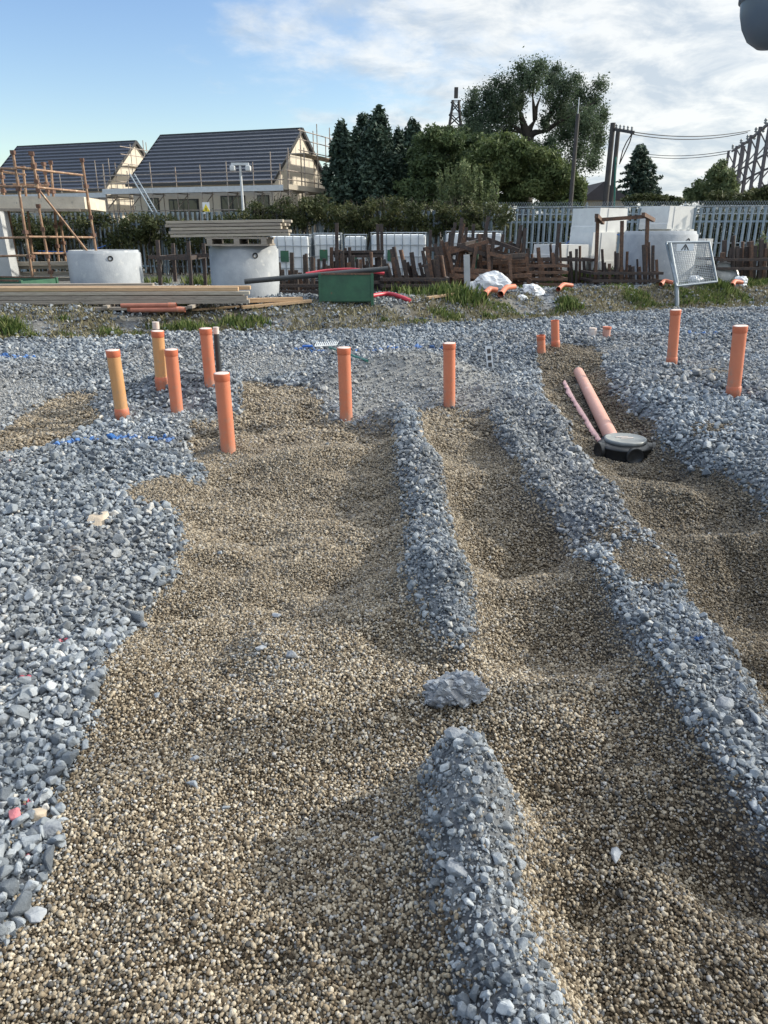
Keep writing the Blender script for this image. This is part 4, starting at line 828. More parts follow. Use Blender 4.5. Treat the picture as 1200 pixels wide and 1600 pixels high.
# ---------------------------------------------------------------- white caged tanks
def tank(label, pxl, pxr, pytop, Y, rz=0, green=True):
    a = at_y(pxl, pytop, Y); b_ = at_y(pxr, pytop, Y); wd = b_.x - a.x; cx_ = (a.x + b_.x) / 2; g = YARD; hgt = a.z - g; o = root('caged_tank', label, 'tank', (cx_, Y + .5, g), rz, group='white caged liquid tanks')
    c_ = o.location.copy(); m3 = Matrix.Rotation(rz, 3, 'Z'); W = lambda x, y, z: c_ + m3 @ Vector((x, y, z)); hw = wd / 2 - .03; hd = .47
    MB().bev(W(0, 0, .14 + (hgt - .17) / 2), (wd - .10, .88, hgt - .20), rz, .07).build('bottle', T['white'], o)
    MB().cyl(W(0, 0, hgt - .08), W(0, 0, hgt - .01), .11, n=20).build('filler_cap', T['duct'], o)
    mb = MB(); nb = max(4, int(wd / .19))
    for f_ in range(nb + 1):
        x_ = -hw + 2 * hw * f_ / nb
        for sy in (-1, 1): mb.cyl(W(x_, sy * hd, .13), W(x_, sy * hd, hgt), .010, n=6)
    for f_ in range(5):
        y_ = -hd + 2 * hd * f_ / 4
        for sx in (-1, 1): mb.cyl(W(sx * hw, y_, .13), W(sx * hw, y_, hgt), .010, n=6)
    for k_ in range(5):
        z_ = .16 + (hgt - .17) * k_ / 4; r_ = .016 if k_ == 4 else .010
        for s_ in (-1, 1): mb.cyl(W(-hw, s_ * hd, z_), W(hw, s_ * hd, z_), r_, n=6); mb.cyl(W(s_ * hw, -hd, z_), W(s_ * hw, hd, z_), r_, n=6)
    mb.build('cage', T['galv'], o)
    MB().box(W(0, 0, .06), (wd, 1.0, .12), rz=rz).build('pallet_base', T['galv'], o)
    if green: MB().box(W(-hw * .25, -hd - .014, hgt * .58), (.20, .006, .26), rz=rz).build('label_plate', T['green'], o)
tank('white caged tank partly hidden by the concrete ring with timber on it', 418, 484, 366, 19.2)
tank('white caged tank behind the props, left of the H-frame', 487, 533, 364, 19.6)
tank('white caged tank seen through the rusty H-frame', 534, 574, 366, 19.2, .04)
tank('widest white caged tank, right of the H-frame', 577, 669, 363, 18.8)
tank('white caged tank behind the tangled trestles', 697, 789, 361, 19.8, -.06, False)

# ---------------------------------------------------------------- concrete blocks on the right
def blockp(label, pl, pr, pt, pb, Y, dep=.9, rz=0, split=None):
    a = at_y(pl, pt, Y); b_ = at_y(pr, pt, Y); lo = at_y(pl, pb, Y).z; wd = b_.x - a.x; hgt = a.z - lo; rz += .42; dep = wd * .36 / math.sin(rz); wd = wd * .64 / math.cos(rz); o = root('concrete_block', label, 'concrete block', ((a.x + b_.x) / 2, Y + dep / 2, lo), rz, group='pale concrete blocks stacked by the fence')
    c_ = o.location.copy(); m3 = Matrix.Rotation(rz, 3, 'Z'); hw, hd = wd / 2, dep / 2
    pr_ = [(-hw, 0), (hw, 0), (hw, hgt * .22), (hw * .975, hgt * .28), (hw * .955, hgt), (-hw * .955, hgt), (-hw * .975, hgt * .28), (-hw, hgt * .22)]
    MB().prism(pr_, -hd, hd, lambda x_, z_, y_: c_ + m3 @ Vector((x_, y_, z_))).build('body', T['block'], o)
    s_ = split or .25
    MB().box(c_ + m3 @ Vector((hw * 2 * s_ - hw, -hd - .002, hgt / 2)), (.02, .012, hgt * .96), rz=rz).build('joint', T['ring'], o); return o
blockp('upper pale concrete block of the tall stack left of the round ring', 903, 989, 325, 363, 20.4, rz=.15, split=.3)
blockp('lower pale concrete block of the tall stack left of the round ring', 898, 970, 363, 408, 20.2, rz=.12, split=.35)
blockp('bottom concrete block of the tall stack, mostly hidden by rusty props', 902, 966, 408, 446, 20.2, rz=.12)
blockp('pale concrete block raised behind the round ring, nearest the right fence', 1012, 1096, 322, 358, 21.2, rz=.1, split=.2)
blockp('hidden concrete block carrying the raised one behind the round ring', 1018, 1092, 358, 440, 21.2, rz=.1)
blockp('low pale concrete block with small ledge left of the tall stack', 842, 926, 382, 403, 19.7, rz=.08, split=.28)
blockp('low concrete block beneath the ledged one, half hidden by rusty props', 846, 922, 403, 442, 19.7, rz=.08, split=.28)
blockp('small pale concrete block between the round ring and the right-hand props', 1090, 1117, 373, 402, 20.0, dep=.5)
blockp('small concrete block under the other one beside the round ring', 1092, 1116, 402, 438, 20.0, dep=.5)

# ---------------------------------------------------------------- steel mesh gate, bags, black chambers
mg = root('mesh_gate', 'leaning galvanised mesh gate panel with a white triangle sign, in front of the round ring', 'gate', hit(1070, 452))
YG = 16.8
A, B, C_, D_ = at_y(1041,379,YG), at_y(1108,378,YG + .2), at_y(1120,440,YG), at_y(1057,447,YG - .3)
for p0, p1 in ((A, B), (B, C_), (D_, C_), (D_, A)): MB().cyl(p0, p1, .025, n=12).build('frame_tube', T['galv'], mg)
mb = MB()
for i in range(1, 20): f_ = i / 20; mb.cyl(A.lerp(B, f_), D_.lerp(C_, f_), .0055, n=5, caps=False)
for i in range(1, 24): f_ = i / 24; mb.cyl(A.lerp(D_, f_), B.lerp(C_, f_), .0055, n=5, caps=False)
mb.build('wire_mesh', T['galv'], mg)
a2 = at_y(1046,380,YG - .1); l2 = [a2, at_y(1052,415,YG - .15), at_y(1057,440,YG - .25), at_y(1058,486,YG - .3)]
mb = MB(); mb.path(l2, .045, 12); mb.build('support_leg', T['galv'], mg)
s0, s1 = at_y(1058,381,YG - .03), at_y(1083,392,YG - .03); MB().box((s0 + s1) / 2, (s1.x - s0.x, .006, s0.z - s1.z)).build('sign_plate', T['white'], mg)
cxs = (s0.x + s1.x) / 2; mb = MB(); yq = (s0.y + s1.y) / 2 - .006; zl = s1.z + .015; zh = s0.z - .01; hw = .075
for p0, p1 in (((cxs - hw, yq, zl), (cxs, yq, zh)), ((cxs + hw, yq, zl), (cxs, yq, zh)), ((cxs, yq - .001, zl), (cxs, yq - .001, zh - .04))): mb.bar(p0, p1, .006, .02, up=(1, 0, 0))
mb.build('warning_triangle', T['ink'], mg)
def bag(label, px, py, size, seed, sq=(1, .8, .7)):
    p = hit(px, py); bm = bmesh.new(); bmesh.ops.create_icosphere(bm, subdivisions=4, radius=.5)
    pts = np.array([v.co for v in bm.verts]); q = pts * 2.2
    d = 1 + .7 * fbm(q[:, 0] + q[:, 2] * .7, q[:, 1] - q[:, 2], 1.0, seed, 4) + .30 * np.abs(fbm(q[:, 0] * 1.5 - q[:, 2], q[:, 1] * 1.5 + q[:, 2], 2.2, seed + 50, 3))
    for v, k_ in zip(bm.verts, d): v.co = Vector((v.co.x * sq[0], v.co.y * sq[1], max(v.co.z, -.30) * sq[2])) * k_ * size * .82
    me = bpy.data.meshes.new('plastic_bag'); bm.to_mesh(me); bm.free(); me.materials.append(T['bag']); o = bpy.data.objects.new('plastic_bag', me); COL.objects.link(o); o.location = (p.x, p.y + .15, p.z + size * sq[2] * .22); tag(o, label, 'bag', 'crumpled white plastic bags')
bag('large crumpled white plastic sheet heap behind the orange pipe bends', 768, 456, .66, 3, (1.3, .8, .75)); bag('rounded white plastic bag with reddish contents right of the orange bends', 832, 462, .42, 9, (1.15, .8, .8))
bag('small white plastic bag slumped below the rounded one', 818, 473, .26, 12, (1, .8, .8)); bag('white plastic bag at the foot of the mesh gate', 1090, 447, .42, 15, (1.1, .8, .8)); bag('white plastic bag beside the black chamber parts at the right', 1160, 450, .42, 18, (.9, .8, .95))
def elbow(label, pa, pb, m='orange', r=.075, name='pipe_bend'):
    r *= .72; m = 'orange2'
    a = hit(*pa) + Vector((0, 0, .1)); b_ = hit(*pb) + Vector((0, 0, .12)); mid = (a + b_) / 2 + Vector((0, .12, .05)); o = root(name, label, 'pipe bend', (mid.x, mid.y, float(hz(mid.x, mid.y))), group='orange pipe bends lying on the verge')
    s_ = MB(); s_.path([a, a.lerp(mid, .7) + Vector((0, .03, .01)), mid, mid.lerp(b_, .4), b_], r, 20, False); s_.path([a, a.lerp(mid, .7) + Vector((0, .03, .01)), mid, mid.lerp(b_, .4), b_], r * .9, 20, False); s_.build('body', T[m], o)
    d = (a - mid).normalized(); s_ = MB(); s_.cyl(a - d * .06, a + d * .02, r * 1.15, n=20, caps=False); s_.cyl(a - d * .06, a + d * .02, r * 1.0, n=20, caps=False); s_.build('socket', T['orange2'], o)
elbow('orange pipe bend with open socket in front of the large white plastic heap', (757,468), (776,464)); elbow('orange pipe bend right beside the other before the white plastic heap', (782,468), (803,458))
elbow('short orange pipe bend in the grass beside the rounded white bag', (872,460), (893,456), r=.06); elbow('orange pipe piece lying in the grass left of the mesh gate leg', (1032,452), (1050,451), r=.06); elbow('orange pipe end in the grass before the black chamber parts', (1143,453), (1158,450), r=.07)
def bchamber(label, px, py, r, tilt):
    p = hit(px, py); o = root('chamber_riser', label, 'chamber part', p, group='black chamber risers'); m3 = Euler(tilt).to_matrix(); c_ = p + Vector((0, .2, r * .75))
    MB().lathe([(r * .8, -.12), (r, -.1), (r, .06), (r * 1.06, .07), (r * 1.06, .10), (r * .9, .10)], c_, 36, m3).build('wall', T['black'], o); MB().lathe([(r * .9, .095), (r * .85, .07), (.001, .07)], c_, 36, m3).build('lid', T['lid'], o)
bchamber('black round chamber riser lying tilted with its pale lid up, at the right', 1135, 446, .30, (.9, .25, 0)); bchamber('smaller black chamber riser leaning beside the white bag by the gate', 1107, 444, .24, (1.2, -.5, 0)); bchamber('black chamber part lying low in front of the two others', 1118, 450, .17, (.5, .9, 0))

# ---------------------------------------------------------------- fences
def palisade(label, A, B, h, nbay, m='pale', rzz=0):
    A = Vector(A); B = Vector(B); L = (B - A).length; d = (B - A) / L; nrm = Vector((d.y, -d.x, 0)); o = root('palisade_fence', label, 'fence', A)
    for i in range(nbay + 1):
        p = A + d * L * i / nbay - nrm * .05; MB().box(p + Vector((0, 0, h * .48)), (.06, .10, h * .96), rz=math.atan2(d.y, d.x)).build('post', T[m], o)
    for i in range(nbay):
        p0 = A + d * L * i / nbay; p1 = A + d * L * (i + 1) / nbay; mb = MB(); n_ = int((p1 - p0).length / .155)
        for z_ in (.25, h - .35): MB().bar(p0 - nrm * .03 + Vector((0, 0, z_)), p1 - nrm * .03 + Vector((0, 0, z_)), .012, .05).build('rail', T[m], o)
        for k_ in range(n_):
            c_ = p0.lerp(p1, (k_ + .5) / n_); hh_ = h + random.uniform(-.01, .01)
            ln = random.uniform(-.006, .006)
            a1, a2, a3 = c_ - d * .034 + nrm * .0, c_ + nrm * .022, c_ + d * .034; z1 = Vector((0, 0, .05)); z2 = Vector((ln, 0, hh_ - .12)); z3 = Vector((ln, 0, hh_))
            mb.add([a1 + z1, a2 + z1, a3 + z1, a1 + z2, a2 + z2, a3 + z2, a1 + z3 - d * .018, a2 + z3 + nrm * .02, a3 + z3 + d * .018], [(0, 1, 4, 3), (1, 2, 5, 4), (3, 4, 6), (4, 5, 8), (3, 4, 1, 0)][:4] + [(4, 7, 6), (4, 8, 7)])
        pn = mb.build('pale_panel', T[m], o)
    return o
palisade('long grey steel palisade fence overgrown by the hedge behind the yard', (-17, 26.8, YARD), (3.1, 22.9, YARD), 1.85, 8)
palisade('clear stretch of grey steel palisade fence behind the concrete blocks', (3.25, 22.85, YARD), (15.5, 19.6, YARD), 1.88, 5)
mf = root('mesh_fence', 'taller galvanised mesh fence with a cranked spiky top behind the palisade', 'fence', (4, 26, YARD))
Pm = [(3.6, 26.5), (6.6, 26.0), (9.6, 25.5), (12.6, 25.0), (15.6, 24.5), (18.6, 24)]; ht = at_y(900, 323, 25.8).z
for i, (xx_, yy_) in enumerate(Pm): MB().cyl((xx_, yy_, YARD), (xx_, yy_, ht + .05), .035, n=10).build('post', T['galv'], mf)
for i in range(5):
    a = Vector((*Pm[i], 0)); b_ = Vector((*Pm[i + 1], 0)); mb = MB()
    for z_ in (ht, ht - .22, 1.3): mb.cyl(a + Vector((0, 0, z_)), b_ + Vector((0, 0, z_)), .018, n=6)
    mb.build('rail', T['galv'], mf); mb = MB(); n_ = 40
    for k_ in range(n_):
        p = a.lerp(b_, k_ / n_); q = a.lerp(b_, min(1, (k_ + 3.0) / n_)); r_ = a.lerp(b_, max(0, (k_ - 3.0) / n_))
        mb.bar(p + Vector((0, 0, ht - .26)), q + Vector((0, 0, ht + .16)), .007, .007); mb.bar(p + Vector((0, 0, ht - .26)), r_ + Vector((0, 0, ht + .16)), .007, .007); mb.bar(p + Vector((0, 0, YARD)), p + Vector((0, 0, ht)), .006, .006)
    mb.build('wire_panel', T['galv'], mf)

# ---------------------------------------------------------------- scaffolding on the left with concrete slab
sf = root('scaffold_frame', 'rusty tube scaffolding round a raised concrete slab at the left edge', 'scaffold', (at_y(60, 450, 16).x, 16, YARD))
def sc_t(pa, Ya, pb, Yb, nm='tube', r=.024):
    A_ = at_y(pa[0], pa[1], Ya); B_ = at_y(pb[0], pb[1], Yb); MB().cyl(A_, B_, r, n=10).build(nm, T['scaf'], sf); return A_, B_
stds = [((20,238),(51,435),15.6), ((49,240),(62,300),15.9), ((36,262),(54,430),17.2), ((60,322),(83,447),15.9), ((79,254),(92,412),17.4), ((68,256),(76,306),17.8), ((128,250),(150,392),16.8), ((12,325),(30,432),17.2), ((92,325),(103,412),17.6), ((2,265),(6,305),16.8), ((49,240),(62,310),15.62)]
for pt, pb, Yp in stds:
    A_, B_ = sc_t(pt, Yp, pb, Yp, 'standard', .026)
    for f_ in (.0, .28, .62, .82): 
        q = A_.lerp(B_, f_); MB().box(q, (.075, .085, .07), rz=random.uniform(-.4, .4)).build('coupler', T['coupler'], sf)
for pa, Ya, pb, Yb in [((-60,262),15.55,(26,264),15.55), ((26,262),15.6,(52,264),15.7), ((54,265),15.8,(130,274),16.8), ((0,268),17,(40,273),17), ((-60,290),15.55,(58,292),15.6), ((58,293),15.7,(134,300),16.8), ((-60,373),15.55,(44,371),15.6),
                       ((44,370),15.6,(148,371),16.8), ((-60,402),15.55,(50,399),15.6), ((50,396),15.6,(130,396),16.6), ((20,288),17.2,(75,290),17.4)]: sc_t(pa, Ya, pb, Yb, 'ledger', .023)
sc_t((60,296), 15.75, (136,392), 16.2, 'brace', .021)
SL = root('concrete_deck', 'cream concrete slab edge held up by the rusty scaffolding', 'slab', (at_y(60, 320, 16.6).x, 16.6, at_y(60, 328, 16.4).z))
a = at_y(-120, 306, 16.2); b_ = at_y(137, 311, 16.8); lo = at_y(0, 324, 16.3).z - .02; th = a.z - lo
MB().prism([(a.x, 15.95), (b_.x, 16.6), (b_.x - .2, 18.4), (a.x, 18.6)], lo, lo + th, lambda x_, y_, z_: Vector((x_, y_, z_))).build('slab', T['conc2'], SL)
MB().prism([(a.x, 15.90), (b_.x - .1, 16.55), (b_.x - .1, 16.6), (a.x, 15.95)], lo - .05, lo, lambda x_, y_, z_: Vector((x_, y_, z_))).build('formwork_edge', T['woodg'], SL)
a = at_y(-60, 330, 16.3); b_ = at_y(8, 330, 16.3); c_ = at_y(20, 420, 16.3)
o = MB().prism([(a.x, lo - .06), (b_.x, lo - .06), (b_.x + .05, YARD), (a.x, YARD)], 16.05, 16.4, lambda x_, z_, y_: Vector((x_, y_, z_))).build('concrete_pier', T['concrete']); tag(o, 'grey concrete pier under the slab at the left edge', 'pier')
for i, (px0, px1, py, lb) in enumerate([(22,120,412,'uppermost'), (0,118,418,'second'), (35,130,428,'third'), (50,132,437,'lowest')]):
    plank('%s pale board of the boards leaning on supports behind the left skip' % lb, at_y(px0, py, 16.6 + .1 * i), at_y(px1, py - 1, 16.7 + .1 * i), .2, .07, 'board', 'boards behind the left skip')

# ---------------------------------------------------------------- houses
def house(label, apex_px, apex_py, Y0, L, Wd, ang, eave, ridge, wins, base=YARD):
    # local frame: u along the front (to the right), w to the back; origin = front right corner
    u_ = Vector((math.cos(ang), -math.sin(ang), 0)); w_ = Vector((math.sin(ang), math.cos(ang), 0))
    ap = at_y(apex_px, apex_py, Y0); o0 = Vector((ap.x, ap.y, 0)) - w_ * Wd / 2
    hr = root('house', label, 'house', (o0.x, o0.y, base)); W = lambda a_, b_, z_: o0 + u_ * a_ + w_ * b_ + Vector((0, 0, z_))
    mb = MB(); mb.add([W(-L, 0, base), W(0, 0, base), W(0, 0, eave), W(-L, 0, eave)], [(0, 1, 2, 3)]); mb.add([W(0, 0, base), W(0, Wd, base), W(0, Wd, eave), W(0, Wd / 2, ridge), W(0, 0, eave)], [(0, 1, 2, 3, 4)])
    mb.add([W(-L, 0, base), W(-L, Wd, base), W(-L, Wd, eave), W(-L, Wd / 2, ridge), W(-L, 0, eave)], [(0, 1, 2, 3, 4)]); mb.add([W(-L, Wd, base), W(0, Wd, base), W(0, Wd, eave), W(-L, Wd, eave)], [(0, 1, 2, 3)]); mb.build('wall', T['render_'], hr)
    # stepped tile courses as real geometry
    nC = 14; mb = MB(); ov = .18
    for side in (0, 1):
        for k_ in range(nC):
            f0 = k_ / nC; f1 = (k_ + 1) / nC; e0 = -.35
            def pt(f_, lift, a_):
                b_ = e0 + (Wd / 2 - e0) * f_; z_ = eave - .22 + (ridge + .12 - eave + .22) * f_ + lift; b_ = b_ if side == 0 else Wd - b_
                return W(a_, b_, z_)
            fm = f0 + (f1 - f0) * .45; v = [pt(f0, .15, -L - ov), pt(f0, .15, ov), pt(f1, .03, ov), pt(f1, .03, -L - ov), pt(f0 + .006, .0, -L - ov), pt(f0 + .006, .0, ov)]; mb.add(v, [(0, 1, 2, 3), (4, 5, 1, 0)])
    for side in (0, 1): mb.add([pt(0, -.05, -L - ov), pt(0, -.05, ov), pt(1, -.05, ov), pt(1, -.05, -L - ov)], [(0, 1, 2, 3)])
    rf = mb.build('roof', T['roofd'], hr)
    mb = MB(); mb.bar(W(-L - ov, Wd / 2, ridge + .16), W(ov, Wd / 2, ridge + .16), .22, .10); mb.build('ridge_tiles', T['fascia'], rf)
    for a_ in (ov + .02, -L - ov - .02):
        mb = MB(); mb.bar(W(a_, -.38, eave - .22), W(a_, Wd / 2, ridge + .12), .05, .20); mb.bar(W(a_, Wd + .38, eave - .22), W(a_, Wd / 2, ridge + .12), .05, .20); mb.build('verge_board', T['fascia'], rf)
    MB().bar(W(-L - ov, -.42, eave - .22), W(ov, -.42, eave - .22), .12, .16).build('gutter', T['fascia'], rf)
    for (a0, a1, z0, z1) in wins:
        fr = MB().bar(W(a0, -.02, (z0 + z1) / 2), W(a1, -.02, (z0 + z1) / 2), .08, z1 - z0).build('window', T['frame'], hr)
        nn = max(1, round((a1 - a0) / .75)); ww = (a1 - a0) / nn
        for k_ in range(nn): MB().bar(W(a0 + ww * k_ + .06, -.065, (z0 + z1) / 2), W(a0 + ww * (k_ + 1) - .06, -.065, (z0 + z1) / 2), .03, z1 - z0 - .14).build('pane', T['glass'], fr)
        MB().bar(W(a0 - .15, -.08, z0 - .06), W(a1 + .15, -.08, z0 - .06), .2, .09).build('sill', T['fascia'], fr)
    return W, hr
def house_scaffold(label, W, L, Wd, plat, top, side=True, base=YARD, front=(-1, 1)):
    o = root('house_scaffold', label, 'scaffold', W(-L / 2, -1.3, base), group='tube scaffolds round the houses'); xs = [(-L - .8) + (L + 2.2) * i / 7 for i in range(8)]
    for x_ in xs:
        for y_ in (-1.75, -.6): MB().cyl(W(x_, y_, base), W(x_ + random.uniform(-.04, .04), y_, top + random.uniform(-.1, .5) if y_ < -1 else plat + .3), .032, n=6).build('standard', T['scafg'], o)
        MB().cyl(W(x_, -1.85, plat - .1), W(x_, -.4, plat - .1), .03, n=6).build('transom', T['scafg'], o); MB().cyl(W(x_, -1.75, plat - .95), W(x_ + .02, -.6, plat - .12), .025, n=6).build('brace', T['scafg'], o)
    for z_ in (plat - 2, plat - 1.1, plat + .55, plat + 1.05): MB().cyl(W(xs[0] - .3, -1.79, z_), W(xs[-1] + .3, -1.79, z_), .03, n=6).build('ledger', T['scafg'], o)
    MB().bar(W(xs[0] - .2, -1.2, plat), W(xs[-1] + .2, -1.2, plat), 1.1, .06).build('platform', T['board'], o); MB().bar(W(xs[0] - .2, -1.83, plat + .10), W(xs[-1] + .2, -1.83, plat + .10), .03, .32).build('toe_board', T['steelw'], o)
    if side:
        ys = [-1.6, .6, 2.6, 4.6, 6.6, 8.6, 10.6, 12.4]
        for y_ in ys:
            for x_ in (.7, 1.9): MB().cyl(W(x_, y_, base), W(x_, y_, top + (2.6 if 1.5 < y_ < 9 else .9) + random.uniform(-.2, .3)), .032, n=6).build('standard', T['scafg'], o)
            MB().cyl(W(.6, y_, plat - .1), W(2.1, y_, plat - .1), .03, n=6).build('transom', T['scafg'], o)
        for z_ in (plat - 1.1, plat + .55, plat + 1.05):
            MB().cyl(W(1.93, -1.9, z_), W(1.93, 12.6, z_), .03, n=6).build('ledger', T['scafg'], o)
        for z_ in (plat + 2.3, plat + 2.9, plat + 3.4): MB().cyl(W(1.93, -.2, z_), W(1.93, 9.0, z_), .03, n=6).build('ledger', T['scafg'], o)
        MB().bar(W(1.3, -1.8, plat + .02), W(1.3, 12.6, plat + .02), 1.1, .06).build('platform', T['board'], o); MB().bar(W(1.3, .8, plat + 2.2), W(1.3, 7, plat + 2.2), 1.1, .06).build('platform', T['board'], o)
        MB().bar(W(1.95, -1.8, plat + .15), W(1.95, 12.6, plat + .15), .03, .28).build('toe_board', T['board'], o)
    return o
ANG = R(20)
eB = at_y(436, 279, 51).z; rB = at_y(469, 205, 54.8).z
WB, _ = house('cream rendered house with dark tiled roof, the nearer and larger one', 469, 205, 54.8, 10.75, 8.2, ANG, eB, rB, [(-9.6, -8.7, eB - 2.6, eB - 1.0), (-7.9, -5.6, eB - 2.7, eB - 1.1), (-3.9, -2.1, eB - 2.4, eB - .95), (-1.2, -.35, eB - 2.4, eB - .95)])
hs = house_scaffold('scaffolding along the front and gable of the nearer house', WB, 10.75, 8.2, eB - .75, eB + .6)
eA = at_y(168, 292, 60).z; rA = at_y(210, 224, 64).z
WA, _ = house('cream rendered house with dark tiled roof, the farther one at the left', 210, 224, 64, 11.4, 8.2, ANG, eA, rA, [(-2.5, -1.6, eA - 2.5, eA - 1.0), (-6.5, -4.6, eA - 2.5, eA - 1.0), (-10, -8.4, eA - 2.5, eA - 1.0)])
house_scaffold('scaffolding round the farther house at the left', WA, 11.4, 8.2, eA - .75, eA + .6)
lad = root('ladder', 'aluminium ladder leaning at the scaffold between the two houses', 'ladder', at_y(240, 335, 50))
for dx in (0, 7):
    MB().bar(at_y(240 + dx, 335, 50), at_y(203 + dx, 272, 52), .05, .08).build('stile', T['galv'], lad)
for i in range(14): MB().cyl(at_y(240, 335, 50).lerp(at_y(203, 272, 52), (i + 1) / 15), at_y(247, 335, 50).lerp(at_y(210, 272, 52), (i + 1) / 15), .02, n=6).build('rung', T['galv'], lad)
# CCTV pole and sign
pb = at_y(381, 330, 42); cc = root('camera_pole', 'white pole with two cameras standing in front of the nearer house', 'camera pole', (pb.x, 42, YARD)); tz = at_y(378, 258, 42).z
MB().cyl((pb.x, 42, YARD), (pb.x - .05, 42, tz), .08, .06, n=14).build('pole', T['steelw'], cc); MB().bar((pb.x - .5, 42, tz + .05), (pb.x + .4, 42, tz + .05), .15, .12).build('crossarm', T['steelw'], cc)
for dx in (-.42, .38): MB().bev((pb.x + dx, 41.9, tz - .16), (.26, .4, .26), 0, .06).build('camera_head', T['steelw'], cc)
sg = root('warning_sign', 'white sign board with a yellow warning triangle fixed to the house scaffold', 'sign', at_y(322, 333, 47)); a = at_y(316, 316, 47); b_ = at_y(328, 334, 47)
MB().box(((a.x + b_.x) / 2, 47, (a.z + b_.z) / 2), (b_.x - a.x, .03, a.z - b_.z)).build('board', T['white'], sg)
xm = (a.x + b_.x) / 2; MB().prism([(xm - .22, b_.z + .12), (xm + .22, b_.z + .12), (xm, a.z - .1)], 46.96, 46.98, lambda x_, z_, y_: Vector((x_, y_, z_))).build('triangle', T['yellow'], sg); MB().box((xm, 46.95, b_.z + .24), (.05, .01, .14)).build('exclamation_mark', T['ink'], sg)

# ---------------------------------------------------------------- trees, hedge
def leafcloud(cs, k, size, seed, up=.3, shell=.55, fuzz=.18):
    rs = np.random.default_rng(seed); cs = np.array(cs, float); vol = cs[:, 3] * cs[:, 4] * cs[:, 5]; pr = vol ** (2 / 3); pr /= pr.sum(); id_ = rs.choice(len(cs), k, p=pr)
    d = rs.normal(size=(k, 3)); d /= np.linalg.norm(d, axis=1, keepdims=True); r_ = (shell + (1 - shell) * rs.random(k) ** .5) * (1 + fuzz * rs.normal(size=k))
    P_ = cs[id_, :3] + d * cs[id_, 3:6] * r_[:, None]
    # random leaf orientation
    nrm = rs.normal(size=(k, 3)) + d * .6 + np.array([0, 0, up]); nrm /= np.linalg.norm(nrm, axis=1, keepdims=True); a_ = rs.normal(size=(k, 3)); a_ -= (a_ * nrm).sum(1, keepdims=True) * nrm; a_ /= np.linalg.norm(a_, axis=1, keepdims=True); b_ = np.cross(nrm, a_)
    s_ = size * rs.uniform(.5, 1.3, k)[:, None]; V = np.stack([P_ - a_ * s_, P_ + b_ * s_ * .45, P_ + a_ * s_, P_ - b_ * s_ * .45], 1).reshape(-1, 3)
    ct = rs.random(len(cs))[id_]; tint = np.clip(.5 * rs.random(k) + .5 * ct, 0, 1); return V, np.repeat(tint, 4)
def foliage(name, cs, k, size, seed, m, par, **kw):
    V, t_ = leafcloud(cs, k, size, seed, **kw); V = V - np.array(par.location); return fastmesh(name, V, np.arange(len(V)).reshape(-1, 4), m, t_, par)
L_DARK = leaf_mat('conifer_needles', (.024, .044, .034), (.048, .078, .056), (.085, .125, .08), .1)
L_MID = leaf_mat('broad_leaves', (.036, .055, .026), (.072, .105, .044), (.135, .18, .075), .25)
L_OLIVE = leaf_mat('olive_leaves', (.045, .065, .024), (.092, .125, .045), (.18, .21, .085), .3)
L_WILL = leaf_mat('willow_leaves', (.06, .08, .035), (.12, .155, .07), (.23, .27, .13), .3)
L_HEDGE = leaf_mat('bramble_leaves', (.022, .032, .012), (.055, .068, .024), (.15, .15, .07), .25)
L_ASH = leaf_mat('ash_leaves', (.038, .058, .036), (.072, .105, .062), (.125, .17, .095), .4)
def px_c(px, py, rx, ry, Y, dr=None):
    p = at_y(px, py, Y); s_ = (p - Vector((0, 0, CAMH))).length / F * 1.0; return (p.x, p.y, p.z, rx * s_, (dr or min(rx, ry)) * s_, ry * s_)
def trunk(par, base, top, r0, r1, limbs=()):
    MB().path([base, base.lerp(top, .4) + Vector((.05, 0, 0)), base.lerp(top, .75), top], [r0, r0 * .8, r0 * .55, r1], 10).build('trunk', T['bark'], par)
    for i, (a_, b_, r_) in enumerate(limbs): MB().path([a_, a_.lerp(b_, .5) + Vector((random.uniform(-.1, .1), 0, .12)), b_], [r_, r_ * .65, r_ * .25], 7).build('limb', T['bark'], par)
def conifer(label, px, pytop, wpx, pybase, Y, seed, k=16000, m=L_DARK, cat='conifer tree'):
    tp = at_y(px, pytop, Y); hgt = tp.z - YARD; wr = wpx / F * Y * .64; o = root('conifer_tree', label, 'tree', (tp.x, Y, YARD)); rs = np.random.default_rng(seed); cs = []
    for i in range(130):
        f_ = rs.random() ** .8; z_ = YARD + hgt * (.05 + .93 * f_); rad = wr * min(1, (1 - f_) * 2.1 + .02) ** .75; a_ = rs.uniform(0, 6.28); rr = rad * rs.uniform(.4, .9); cr_ = max(.15, .34 * wr * (1.1 - f_ * .6)); cs.append((tp.x + math.cos(a_) * rr, Y + math.sin(a_) * rr, z_, cr_, cr_, cr_ * 1.7))
    cs.append((tp.x, Y, tp.z - .45, .13, .13, .55))
    MB().path([(tp.x, Y, YARD), (tp.x, Y, YARD + hgt * .9)], [.25, .05], 8).build('trunk', T['bark'], o); foliage('crown', cs, k, .16, seed, m, o, shell=.3, up=1.0); return o
conifer('dark conifer with pointed top, leftmost of the group right of the houses', 534, 193, 52, 310, 52, 1); conifer('dark broad conifer second in the group right of the houses', 566, 180, 50, 310, 54, 2)
conifer('tallest dark conifer of the group right of the houses', 590, 172, 62, 310, 52, 3, 20000); conifer('slim dark conifer at the right end of the group', 646, 187, 44, 310, 53, 4); conifer('dark conifer filling the gap left of the slimmer right end one', 622, 205, 48, 310, 55, 5)
